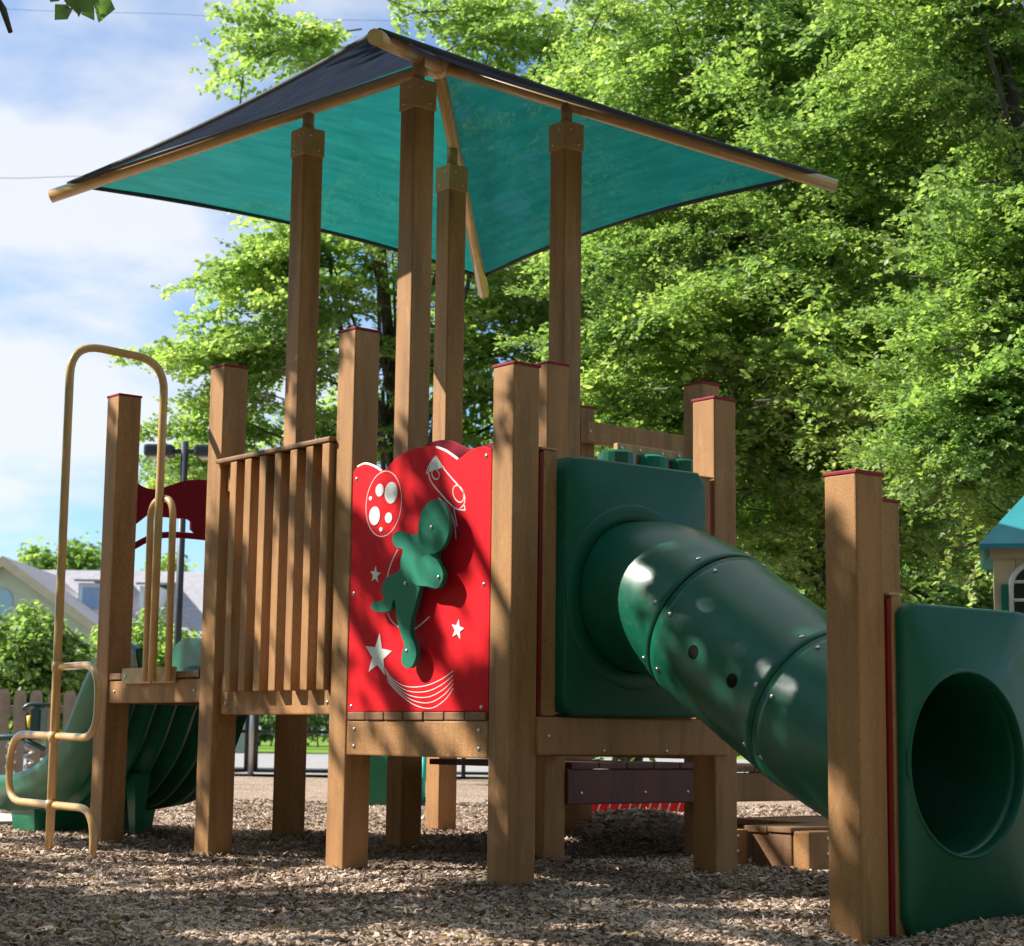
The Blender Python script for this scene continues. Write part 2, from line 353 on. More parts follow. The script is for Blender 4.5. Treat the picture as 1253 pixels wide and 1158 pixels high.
# fabric: four panels from the peak to the corners
fab = {'P1': 2.285, 'P4': 2.29, 'P3': 2.45, 'P2': 2.02}
corner = {}
for k, (sx, sy, se, ze) in ends.items():
    s = fab[k]; corner[k] = np.array([CX+sx*s/2**.5, CY+sy*s/2**.5, PEAK[2]+(ze-PEAK[2])*s/se+.043])
apex = PEAK+np.array([0, 0, .060])
NSEG = 48
def edge_pt(a, b, t):
    p = a+(b-a)*t; mid = 4*t*(1-t); inw = apex-p; inw[2] = 0
    return p + inw*.075*mid + np.array([0, 0, .035*mid])
for a, b in (('P2', 'P1'), ('P1', 'P3'), ('P3', 'P4'), ('P4', 'P2')):
    v, f = [], []; nr = 20
    for i in range(nr+1):
        u = i/nr
        for j in range(NSEG+1):
            t = j/NSEG; p = apex+(edge_pt(corner[a], corner[b], t)-apex)*u
            p = p+np.array([0, 0, -.06*4*t*(1-t)*u*(1-u)*2]) + np.array([0, 0, .010*math.sin(26*t+9*u)*u*abs(2*t-1)**1.5*(1-u*.5)+.006*math.sin(9*t+7*u)*u*t*(1-t)*4])
            v.append(p)
    for i in range(nr):
        for j in range(NSEG):
            q = i*(NSEG+1)+j; f.append((q, q+1, q+NSEG+2, q+NSEG+1))
    me = mesh_from('canopy_panel', v, f, True); link('canopy_panel', me, 'fabric_shaded' if 'P2' in (a, b) else 'fabric', PS)
    tube('canopy_hem', [edge_pt(corner[a], corner[b], t/30) for t in range(31)], .016, 'navy', PS, 6)

# decks and beams
def beam(lo, hi, material='lumber', name='beam'): return box(name, lo, hi, material, PS, .008)
T = .075
beam((-.068, PW/2+.004, .512), (-.068+T, Y1-PW/2-.004, .664))                       # C-D
beam((PW/2-.004, -.085, .530), (X1+.005, -.085+.06, .682))                          # D-E, bolted across the front
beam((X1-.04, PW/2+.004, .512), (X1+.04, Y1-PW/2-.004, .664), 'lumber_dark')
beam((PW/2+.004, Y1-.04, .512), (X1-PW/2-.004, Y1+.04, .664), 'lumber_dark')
def boards_x(x0, x1, y0, y1, z, n, t=.034, material='lumber_dark'):                 # boards running along X, side by side along Y
    w = (y1-y0)/n; 
    for i in range(n):
        o = box('deck_board', (x0+random.uniform(-.004, .004), y0+i*w+.004, z-t), (x1, y0+(i+1)*w-.004, z+random.uniform(-.0015, .0015)), material, PS, .004)
boards_x(-.073, X1-.072, PW/2+.01, Y1-PW/2-.01, .700, 7)
# B-C bay (stepped), beam behind the balusters
beam((-.035, Y1+PW/2+.004, .690), (.04, Y2-PW/2-.004, .900))
beam((X1-.04, Y1+PW/2+.004, .690), (X1+.04, Y2-PW/2-.004, .815), 'lumber_dark')
boards_x(.045, X1-.045, Y1+.08, Y2-.08, .85, 7)
# A-B bay
beam((-.058, Y2+PW/2+.004, .752), (.02, Y3-PW/2-.004, .872))
boards_x(-.066, X1-.072, Y2+.08, Y3-.08, .912, 7)
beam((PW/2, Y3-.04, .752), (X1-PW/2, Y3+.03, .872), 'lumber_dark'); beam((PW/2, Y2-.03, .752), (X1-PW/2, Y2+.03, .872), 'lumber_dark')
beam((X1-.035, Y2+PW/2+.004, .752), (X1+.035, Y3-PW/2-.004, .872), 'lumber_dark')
# bays under the canopy and beside it
boards_x(X1+.08, X2-.08, Y2+.08, Y3-.08, 1.10, 7); boards_x(X1+.08, X2-.08, Y1+.08, Y2-.08, 1.0, 7)
for y in (Y2, Y3): beam((X1+PW/2, y-.035, .93), (X2-PW/2, y+.035, 1.06), 'lumber_dark')
beam((X2-.035, Y2+PW/2+.004, .93), (X2+.035, Y3-PW/2-.004, 1.06), 'lumber_dark')
# low deck along F-Q and beyond
beam((X1+PW/2+.002, Y1-.085, .275), (X2-.11, Y1-.02, .445), 'maroon'); beam((X2+.055, Y1-.085, .275), (3.36, Y1-.02, .425))
for i in range(12):
    xa = X1+.09+i*.185; 
    box('deck_board', (xa, Y1-.092, .448 if xa < X2-.2 else .43), (xa+.178, Y2-.1, .478 if xa < X2-.2 else .46), 'maroon' if xa < X2-.2 else 'lumber_dark', PS, .004)
# ground-level step with corner blocks
def blockp(name, lo, hi, material='lumber'): return box(name, lo, hi, material, PS, .008)
b1 = blockp('step_block', (1.575, .385, -.02), (1.775, .50, .178)); b2 = blockp('step_block', (1.79, .015, -.02), (1.985, .115, .182)); b3 = blockp('step_block', (2.9, .015, -.02), (3.1, .115, .182))
for b, lx in ((b1, 0), (b2, 0)):
    for z in (.145, .075): bolt((lx+.03, -.0585 if b is b1 else -.051, z-.079), (0, -1, 0), b, .012)
beam((1.79, .125, .0), (1.85, .383, .170), 'lumber_dark', 'step_beam'); beam((1.99, .03, .0), (2.89, .09, .160), 'lumber_dark', 'step_beam')
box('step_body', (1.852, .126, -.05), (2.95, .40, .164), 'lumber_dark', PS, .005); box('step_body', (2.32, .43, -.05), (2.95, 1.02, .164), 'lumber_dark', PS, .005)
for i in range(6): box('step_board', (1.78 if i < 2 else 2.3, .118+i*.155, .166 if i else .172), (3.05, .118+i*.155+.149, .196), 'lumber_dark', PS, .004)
# upper barrier rail from the canopy post to the outer post
beam((X2+PW/2+.09, Y2-.03, 2.335), (3.36, Y2+.03, 2.462), 'lumber', 'rail')

# bolt heads where beams meet posts
for y in (.13, 1.02): 
    for z in (.55, .625): bolt((-.069, y, z), (-1, 0, 0), PS, .010)
for y in (2.46, 3.32): bolt((-.059, y, .812), (-1, 0, 0), PS, .010)
for y in (1.29, 2.19): bolt((-.036, y, .745), (-1, 0, 0), PS, .010)
for x in (.12, .42, .78, 1.12): bolt((x, -.086, .548 if .2 < x < 1 else .606), (0, -1, 0), PS, .009)
for x in (1.32, 1.75, 2.05): bolt((x, Y1-.086, .33), (0, -1, 0), PS, .009)
for x in (2.45, 3.28): bolt((x, Y2-.031, 2.40), (0, -1, 0), PS, .010)
# balusters B-C
NB = 7
yb = np.linspace(2.085, Y1+PW/2+.040, NB)
for y in yb: box('baluster', (-.097, y-.030, .800), (-.040, y+.030, 1.935), 'lumber', PS, .006)
beam((-.038, Y1+PW/2+.004, 1.80), (.008, Y2-PW/2-.004, 1.935), 'lumber', 'rail')
beam((-.105, Y1+PW/2+.003, 1.938), (.02, Y2-PW/2-.003, 1.962), 'lumber_dark', 'rail_cap')

# ------------------------------------------------------------------ red space panel on C-D
def Z4(x, y): return (400+x/3.217, 520+y/3.217)
def Z7(x, y): return (420+x/6.433, 560+y/6.433)
XP = -.067
def yz(p, xpl): q = on(p[0], p[1], 0, xpl); return (q[1], q[2])
ya, yb_ = Y1-PW/2-.004, PW/2+.004
top_px = [Z4(*p) for p in [(105, 185), (120, 163), (150, 150), (185, 160), (215, 178), (235, 170), (262, 140), (300, 112), (345, 93), (390, 84), (430, 85), (470, 100), (500, 122), (517, 133), (540, 118), (570, 97), (610, 84), (640, 92)]]
top = spline([yz(p, XP) for p in top_px], 4); top = [(min(max(t[0], yb_), ya), t[1]) for t in top]
out = [(ya, .702)] + [(ya, top[0][1])] + [t for t in top if yb_+.004 < t[0] < ya-.004] + [(yb_, top[-1][1]), (yb_, .702)]
RP = extrude_x('play_panel', out[::-1], XP, XP+.019, 'red', PS, .004); RP['label'] = 'red panel engraved with moon, rocket, stars and comet'
def groove(pxs, w=.0045, closed=False, n=6, name='engraved_or_highlight_line'):
    pts = spline([on(p[0], p[1], 0, XP) for p in pxs], n, closed)
    if closed: pts.append(pts[0])
    v, f = [], []; pts = [np.array([XP, p[1], p[2]]) for p in pts]
    for i in range(len(pts)):
        t = pts[min(i+1, len(pts)-1)]-pts[max(i-1, 0)]; t = t/(np.linalg.norm(t)+1e-9); nn = np.array([0, -t[2], t[1]])
        for s_, d_ in ((-1, .002), (-.5, -.0012), (.5, -.0012), (1, .002)): v.append(pts[i]+nn*w*s_+np.array([d_, 0, 0]))
    for i in range(len(pts)-1):
        for k in range(3): f.append((4*i+k, 4*i+k+1, 4*i+k+5, 4*i+k+4))
    me = mesh_from(name, v, f); return link(name, me, 'white', RP)
def ell(cx, cy, rx, ry, rot=0, n=20):
    c, s = math.cos(rot), math.sin(rot)
    return [(cx+rx*math.cos(a)*c-ry*math.sin(a)*s, cy+rx*math.cos(a)*s+ry*math.sin(a)*c) for a in [2*math.pi*k/n for k in range(n)]]
def disc(pxs, name, material='white', th=.003, d=XP, parent=None):
    return extrude_x(name, [yz(p, d) for p in pxs], d-th, d+.002, material, parent or RP, 0)
groove([Z7(*p) for p in ell(320, 365, 138, 258, .10)], .003, True)
for cx, cy, rx, ry in ((290, 258, 31, 50), (380, 278, 50, 86), (250, 460, 42, 74), (360, 475, 28, 42), (218, 322, 12, 16), (300, 566, 13, 18)):
    disc([Z7(*p) for p in ell(cx, cy, rx, ry, .08, 18)], 'crater')
def star(cx, cy, r, rot, asp=.62):
    return [(cx+asp*(r if k % 2 == 0 else r*.42)*math.sin(math.pi*k/5+rot), cy-(r if k % 2 == 0 else r*.42)*math.cos(math.pi*k/5+rot)) for k in range(10)]
for cx, cy, r, rot in ((192, 590, 34, .1), (203, 908, 88, .12), (516, 806, 42, .2)):
    disc([Z4(*p) for p in star(cx, cy, r, rot)], 'star')
# rocket
for pts in ([(430, 122), (455, 165), (490, 208), (530, 255), (543, 285), (540, 312), (525, 330)], [(398, 185), (410, 222), (440, 262), (500, 325), (545, 337)], [(430, 122), (408, 150), (392, 190), (404, 184)], [(430, 122), (440, 160), (462, 168)], [(500, 325), (505, 360), (512, 400)], [(540, 312), (545, 337)]):
    groove([Z4(*p) for p in pts], .0045)
for cx, cy, rx, ry in ((428, 195, 14, 20), (518, 272, 20, 34), (432, 160, 9, 14)): groove([Z4(*p) for p in ell(cx, cy, rx, ry, -.3, 14)], .004, True)
disc([Z4(*p) for p in [(428, 124), (446, 150), (448, 172), (432, 176), (402, 186), (408, 158)]], 'rocket_nose')
# comet tail and orbit
for i in range(5):
    groove([Z4(*p) for p in [(228+3*i, 958+13*i), (258+6*i, 1000+14*i), (312+8*i, 1030+18*i), (385+6*i, 1028+22*i), (450+4*i, 1002+20*i), (498, 968+17*i)]], .0028)
groove([Z4(*p) for p in [(280, 490), (248, 560), (232, 650), (240, 740), (272, 788), (335, 808), (405, 755)]], .005)
groove([Z4(*p) for p in [(440, 288), (480, 330), (502, 390), (508, 450)]], .004)
groove([Z4(*p) for p in [(120, 165), (150, 153), (185, 163), (215, 182)]], .006); groove([Z4(*p) for p in [(430, 88), (470, 104), (515, 136)]], .006)  # white lines on the top scallops; the second paints an edge highlight
for p in ((110, 215), (97, 665), (83, 1108), (628, 122), (618, 628), (608, 1112)):
    q = on(*Z4(*p), 0, XP); bolt((XP, min(max(q[1], yb_+.03), ya-.03), q[2]), (-1, 0, 0), RP, .010)
# raised figure
XF = -.122
fig = [(258, 455), (263, 428), (288, 418), (318, 432), (350, 430), (380, 425), (430, 470), (432, 530), (455, 575), (458, 605), (440, 640), (405, 645), (372, 632), (358, 668), (345, 720), (331, 770), (329, 825), (345, 862), (351, 905), (336, 948), (312, 957), (294, 935), (297, 890), (305, 868), (286, 810), (273, 750), (268, 690), (256, 700), (250, 728), (215, 738), (180, 728), (172, 712), (190, 695), (222, 690), (215, 645), (236, 600), (284, 574), (290, 530), (299, 490), (272, 482)]
figo = [yz(p, XF) for p in [Z4(*q) for q in fig]]
FG = extrude_x('spinner_figure', [tuple(p) for p in spline(figo, 3, True)], XF, XF+.022, 'figure_green', PS, .0); FG['label'] = 'raised green figure mounted on the red panel'
def piece(name, pxs, x0, th=.016, material='figure_green'):
    return extrude_x(name, [tuple(p) for p in spline([yz(p, x0) for p in pxs], 3, True)], x0, x0+th, material, FG, .0)
piece('helmet', [Z7(*p) for p in ell(712, 545, 122, 214, .10, 18)], XF-.019, .018)
piece('arm', [Z7(*p) for p in [(525, 900), (560, 815), (640, 775), (720, 790), (770, 865), (785, 940), (745, 1028), (670, 1015), (580, 1005), (535, 960)]], XF-.017, .016)
for p, xo in (((693, 548), -.021), ((488, 990), -.001), ((748, 942), -.019)):
    q = on(*Z7(*p), 0, XF+xo); bolt(q, (-1, 0, 0), FG, .010)
q = on(*Z4(313, 890), 0, XF); bolt(q, (-1, 0, 0), FG, .010)
for p in ((310, 600), (320, 890)):
    q = on(*Z4(*p), 0, XF+.02); tube('spacer', [(XF+.02, q[1], q[2]), (XP+.002, q[1], q[2])], .016, 'black', FG, 10)

# second scalloped red panel on the far side (F - P2)
def scallop(y0, y1, z0, n, amp, base): 
    o = []
    for i in range(n+1):
        t = i/n; o.append((y0+(y1-y0)*t, z0+amp*abs(math.sin(math.pi*(t*2.3+.3)))**.8))
    return [(y0, base)]+o+[(y1, base)]
bp_ = [(Y2-PW/2-.005, 1.02)]+[tuple(p) for p in spline([(Y2-PW/2-.005, 2.12), (2.14, 2.172), (1.96, 2.165), (1.78, 2.10), (1.6, 2.11), (1.45, 2.14), (1.32, 2.12), (Y1+PW/2+.005, 2.10)], 5)]+[(Y1+PW/2+.005, 1.02)]
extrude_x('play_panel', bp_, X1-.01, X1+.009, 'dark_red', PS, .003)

# ------------------------------------------------------------------ tunnel
def rounded_rect(x0, x1, z0, z1, r, n=6):
    o = []
    for cx, cz, a0 in ((x1-r, z1-r, 0), (x0+r, z1-r, 90), (x0+r, z0+r, 180), (x1-r, z0+r, 270)):
        for k in range(n+1):
            a = math.radians(a0+90*k/n); o.append((cx+r*math.cos(a), cz+r*math.sin(a)))
    return o
def holed_panel(name, x0, x1, z0, z1, yf, depth, hc, hr, material, r=.05, lip=.03):
    # moulded panel facing -Y: rounded outline, rolled edge, round opening with a raised lip
    N = 64; cx, cz = hc
    def outline(ins, y):
        o = []
        for k in range(N):
            a = 2*math.pi*k/N; c, s = math.cos(a), math.sin(a)
            # ray / rounded rectangle intersection by marching the superellipse-like outline
            lo, hi = 0, 3
            for _ in range(28):
                md = (lo+hi)/2; px_, pz_ = cx+c*md, cz+s*md
                dx_ = max(x0+ins+r-px_, 0, px_-(x1-ins-r)); dz_ = max(z0+ins+r-pz_, 0, pz_-(z1-ins-r))
                inside = math.hypot(dx_, dz_) <= r
                if inside: lo = md
                else: hi = md
            o.append((cx+c*lo, y, cz+s*lo))
        return o
    def circ(rr, y): return [(cx+rr*math.cos(2*math.pi*k/N), y, cz+rr*math.sin(2*math.pi*k/N)) for k in range(N)]
    rings = [outline(0, yf+depth), outline(0, yf+.014), outline(.004, yf+.005), outline(.012, yf)]
    rings += [circ(hr+lip+.016, yf), circ(hr+lip+.011, yf-.004), circ(hr+lip+.006, yf-.009), circ(hr+.005, yf-.010), circ(hr+.001, yf-.006), circ(hr, yf+.02), circ(hr, yf+depth)]
    v = [p for rg in rings for p in rg]; f = []
    for i in range(len(rings)-1):
        for k in range(N): f.append((i*N+k, i*N+(k+1) % N, (i+1)*N+(k+1) % N, (i+1)*N+k))
    me = mesh_from(name, v, f, True); return link(name, me, material, PS)
EP = holed_panel('tunnel_panel', .168, .985, .688, 1.758, -.125, .09, (.562, 1.190), .318, 'green_panel', .05, .06)
holed_panel('tunnel_panel', .104, .805, -.03, 1.062, -1.905, .03, (.434, .530), .306, 'green_panel', .03, .002)
# timber strips with a red core beside the moulded panels
def strip_v(x0, x1, yf, z0, z1, red_side):
    o = box('edge_board', (x0, yf, z0), (x1, yf+.05, z1), 'lumber', PS, .005)
    c = .018
    rx0, rx1 = (x0-c, x0-.001) if red_side < 0 else (x1+.001, x1+c)
    r_ = box('red_core', (rx0, yf+.004, z0), (rx1, yf+.046, z1-.012), 'red_cap', PS, .003)
strip_v(.092, .166, -.072, .686, 1.775, -1)
strip_v(.988, 1.062, -.072, .686, 1.745, 1)
strip_v(.088, .132, -1.873, -.05, 1.082, -1)
box('edge_cap', (.074, -.074, 1.776), (.167, -.018, 1.786), 'lumber_tan', PS, .004); box('edge_cap', (.987, -.074, 1.746), (1.082, -.018, 1.756), 'lumber_tan', PS, .004); box('edge_cap', (.072, -1.874, 1.083), (.133, -1.82, 1.093), 'lumber_tan', PS, .004)
# tube
axis = spline([(.562, -.06, 1.190), (.560, -.17, 1.188), (.556, -.33, 1.165), (.545, -.56, 1.068), (.525, -.86, .895), (.500, -1.16, .732), (.470, -1.45, .600), (.445, -1.68, .545), (.435, -1.877, .530)], 8)
axis = [np.array(a) for a in axis]
ln = [0]
for i in range(1, len(axis)): ln.append(ln[-1]+np.linalg.norm(axis[i]-axis[i-1]))
def seg_tube(s0, s1, name='tunnel_segment'):
    R_ = .316; pts, rad = [], []
    n = 18
    prof = []
    for k in range(n+1):
        s = s0+(s1-s0)*k/n
        j = min(max(int(np.searchsorted(ln, s)), 1), len(axis)-1); t = (s-ln[j-1])/(ln[j]-ln[j-1]); p = axis[j-1]+(axis[j]-axis[j-1])*t
        d = min(s-s0, s1-s); rr = R_ + (.004 if d < .045 else (.004*max(0, 1-(d-.045)/.012)))
        pts.append(p); rad.append(rr)
    v, f = tube_data(pts, rad, 56, False); v2, f2 = tube_data(pts, [r_-.014 for r_ in rad], 56, False); o = len(v)
    v += v2; f += [tuple(o+i for i in q)[::-1] for q in f2]
    e = n*56
    for k in range(56):
        k2 = (k+1) % 56; f.append((k, o+k, o+k2, k2)); f.append((e+k, e+k2, o+e+k2, o+e+k))
    me = mesh_from(name, v, f, True); return link(name, me, 'green', PS), pts, rad
LT = ln[-1]; cuts = [0, .585, 1.26, LT]
def near_s(s):
    j = min(max(int(np.searchsorted(ln, s)), 1), len(axis)-1); t = (s-ln[j-1])/(ln[j]-ln[j-1]); return axis[j-1]+(axis[j]-axis[j-1])*t, axis[j]-axis[j-1]
for i in range(3):
    sg, _, _ = seg_tube(cuts[i]+.004, cuts[i+1]-.004)
    for s, n_ in (([(cuts[i]+.05, 8)] if i else []) + ([(cuts[i+1]-.05, 8)] if i < 2 else [])):
        p, t = near_s(s); t = t/np.linalg.norm(t); up = np.array([0, 0, 1.0]); sd_ = np.cross(t, up); sd_ /= np.linalg.norm(sd_); up2 = np.cross(sd_, t)
        for k in range(n_):
            a = 2*math.pi*(k+.3)/n_; d_ = sd_*math.cos(a)+up2*math.sin(a); bolt(p+d_*.320, d_, sg, .010)
    if i < 2:
        pts = [near_s(cuts[i+1]-.012)[0], near_s(cuts[i+1]+.012)[0]]
        tube('joint_gasket', pts, .3175, 'black', sg, 56, False)
    if i == 1:   # peep holes
        AX = np.array(axis)
        for hx, hy in ((848, 798), (895, 833)):
            rd_ = ray(hx, hy); ts = np.linspace(6, 9, 3000); pp = CAM+rd_*ts[:, None]; dist = np.array([np.min(np.linalg.norm(AX-q, axis=1)) for q in pp]); k_ = int(np.argmax(dist < .318)); c = pp[k_]
            p = AX[np.argmin(np.linalg.norm(AX-c, axis=1))]; d_ = (c-p)/np.linalg.norm(c-p)
            tube('peep_hole', [p+d_*.306, p+d_*.3182], .027, 'black', sg, 18)

# ------------------------------------------------------------------ noughts and crosses drums on F-Q
TT = 2.02
box('drum_board', (1.60, Y1-.03, 2.055), (2.07, Y1+.0, 2.105), 'lumber_tan', PS, .004)
for x in (1.63, 1.76, 1.92, 2.04): bolt((x, Y1-.031, 2.08), (0, -1, 0), PS, .010)
for c in range(3):
    for r_ in range(3):
        x = 1.60+c*.225; z = 1.955-r_*.24
        v, f = tube_data([(x, Y1-.03, z-.105), (x, Y1-.03, z-.09), (x, Y1-.03, z+.09), (x, Y1-.03, z+.105)], [.07, .10, .10, .07], 18)
        link('drum', mesh_from('drum', v, f), 'green' if (c+r_) % 2 == 0 else 'figure_green', PS)
        if c: box('drum_spacer', (x-.16, Y1-.05, z+.02), (x-.07, Y1-.01, z+.085), 'red', PS, .004)

# ------------------------------------------------------------------ slide on A-P1
rim = [(3.40, 1.06), (3.60, 1.10), (3.80, 1.08), (3.98, .965), (4.12, .80), (4.26, .625), (4.51, .455), (4.75, .375), (5.0, .335), (5.35, .32)]
flo = [(3.40, .925), (3.60, .915), (3.75, .83), (3.95, .60), (4.12, .44), (4.30, .325), (4.55, .245), (4.8, .215), (5.05, .205), (5.35, .20)]
bot = [(3.40, .88), (3.58, .84), (3.70, .70), (3.83, .50), (4.02, .33), (4.25, .20), (4.5, .15), (4.8, .125), (5.05, .12), (5.35, .12)]
def prof(c, n=5): return spline(c, n)
R_, Fl, Bo = prof(rim), prof(flo), prof(bot)
v, f = [], []; xs = (.13, 1.03)
for (yr, zr), (yf, zf), (yb2, zb) in zip(R_, Fl, Bo):
    w = xs[1]-xs[0]; mid = (xs[0]+xs[1])/2
    sec = [(xs[0]+.02, yb2, zb), (xs[0]-.01, yr, zr-.05), (xs[0]-.012, yr, zr-.012), (xs[0]+.01, yr, zr), (xs[0]+.04, yr, zr-.015), (xs[0]+.07, yf, zf+.06), (xs[0]+.13, yf, zf), (mid-.09, yf, zf), (mid-.03, yf, zf+.10), (mid+.03, yf, zf+.10), (mid+.09, yf, zf), (xs[1]-.13, yf, zf), (xs[1]-.07, yf, zf+.06), (xs[1]-.04, yr, zr-.015), (xs[1]-.01, yr, zr), (xs[1]+.012, yr, zr-.012), (xs[1]+.01, yr, zr-.05), (xs[1]-.02, yb2, zb),
           *[(xs[1]-.05-(xs[1]-xs[0]-.10)*q/24, yb2, zb+(.05 if q % 4 < 2 else -.015)) for q in range(25)]]
    v += sec
NS = len(sec)
for i in range(len(R_)-1):
    for k in range(NS): f.append((i*NS+k, (i+1)*NS+k, (i+1)*NS+(k+1) % NS, i*NS+(k+1) % NS))
f.append(tuple(range(NS))); f.append(tuple(range((len(R_)-1)*NS, len(R_)*NS))[::-1])
bm = bmesh.new(); me = mesh_from('slide_chute', v, f); bm.from_mesh(me); bmesh.ops.recalc_face_normals(bm, faces=bm.faces); bm.to_mesh(me); bm.free()
for p in me.polygons: p.use_smooth = len(p.vertices) == 4
SL = link('slide_chute', me, 'slide_green', PS)
for x in (.42, .78):                         # rounded fins at the slide entrance
    pass
fin = [(3.36, .915), (3.36, 1.03), (3.42, 1.10), (3.52, 1.135), (3.66, 1.12), (3.78, 1.04), (3.86, .90), (3.80, .75), (3.5, .90)]
extrude_x('slide_divider', [tuple(p) for p in spline(fin, 3, True)], .52, .66, 'slide_green', PS, .0)
def frustum(name, x0, x1, y0, y1, z0, z1, tp, material, parent):
    v = [(x0+tp, y0+tp, z0), (x1-tp, y0+tp, z0), (x1-tp, y1-tp, z0), (x0+tp, y1-tp, z0), (x0, y0, z1), (x1, y0, z1), (x1, y1, z1), (x0, y1, z1)]
    return link(name, mesh_from(name, v, [(3, 2, 1, 0), (4, 5, 6, 7), (0, 1, 5, 4), (1, 2, 6, 5), (2, 3, 7, 6), (3, 0, 4, 7)]), material, parent)
frustum('slide_foot', .17, .99, 4.72, 5.05, -.03, .14, .02, 'slide_green', PS)
frustum('slide_foot', .43, .53, 3.96, 4.08, -.03, .36, .03, 'slide_green', PS)
# header panel over the slide
def extrude_y(name, xz, y0, y1, material, parent, bev=.003):
    bm = bmesh.new(); vs_ = [bm.verts.new((x, y0, z)) for x, z in xz]; f_ = bm.faces.new(vs_)
    ext = bmesh.ops.extrude_face_region(bm, geom=[f_]); nv = [g for g in ext['geom'] if isinstance(g, bmesh.types.BMVert)]
    bmesh.ops.translate(bm, verts=nv, vec=(0, y1-y0, 0)); bmesh.ops.recalc_face_normals(bm, faces=bm.faces)
    return link(name, bm_mesh(name, bm), material, parent)
hp = [(.072, 1.99)]+[(x, z) for x, z in spline([(.075, 1.985), (.13, 1.958), (.20, 1.95), (.28, 1.975), (.40, 2.02), (.55, 2.035), (.70, 2.015), (.82, 1.97), (.92, 1.95), (1.02, 1.97), (1.085, 1.99)], 4)]
hp += [(1.085, 1.62), (1.0, 1.70), (1.0, 1.745), (.62, 1.745), (.60, 1.70), (.50, 1.70), (.44, 1.745), (.44, 1.79), (.42, 1.80), (.16, 1.80), (.075, 1.73)]
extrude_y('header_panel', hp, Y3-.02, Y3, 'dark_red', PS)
tube('header_bar', spline([(.08, Y3-.01, 1.615), (.20, Y3-.01, 1.68), (.34, Y3-.01, 1.705), (.58, Y3-.01, 1.705), (.85, Y3-.01, 1.695), (1.085, Y3-.01, 1.62)], 5), .018, 'dark_red', PS, 8)

# ------------------------------------------------------------------ loop climber at A-B
YC = 2.765
tube('grab_arch', fillet([(-.660, YC, -.12), (-.665, YC, 1.3), (-.668, YC, 2.56), (-.13, YC, 2.535), (-.132, YC, 1.8), (-.135, YC, .86)], .17, 8), .0215, 'pipe', PS, 14)
Sp = [(-.655, 2.78, .916), (-.655, 2.45, .918), (-.655, 2.325, .66), (-.655, 2.45, .572), (-.655, 3.20, .582), (-.655, 3.28, .42), (-.655, 3.16, .245), (-.655, 2.42, .240), (-.655, 2.315, -.12)]
tube('foot_rung', fillet([(-.655, 2.765, .916), (-.655, 2.33, .920), (-.655, 2.325, .568), (-.655, 3.27, .584), (-.655, 3.285, .245), (-.655, 2.32, .236), (-.655, 2.31, -.12)], .15, 8), .0185, 'pipe', PS, 14)
tube('hand_loop', fillet([(-.105, 2.885, .86), (-.105, 2.905, 1.81), (-.105, 2.665, 1.81), (-.105, 2.650, .86)], .11, 8), .0185, 'pipe', PS, 14)
for z in (.918, .573, .240): tube('pipe_clamp', [(-.662, YC, z-.024), (-.662, YC, z+.024)], .0275, 'pipe', PS, 14)
for y0, y1 in ((2.885, 3.20), (2.63, 2.87)):
    o = box('mount_plate', (-.078, y0, .852), (-.066, y1, .935), 'bracket', PS, .003)
    for y in (y0+.04, y1-.04): bolt((-.006, y-(y0+y1)/2, 0), (-1, 0, 0), o, .012)
# red skirt board with white scored lines beyond the heaped mulch
sk = extrude_y('skirt_board', [(3.16, -.05), (4.6, -.05), (4.6, .36), (3.16, .36)], 3.18, 3.21, 'red', PS)
for i in range(16):
    x = 3.17+i*.09; tube('scored_line', [(x, 3.178, .0), (x+.16, 3.178, .34)], .006, 'white', sk, 6)
box('post', (3.06, 3.12, -.05), (3.16, 3.22, .5), 'lumber', PS)

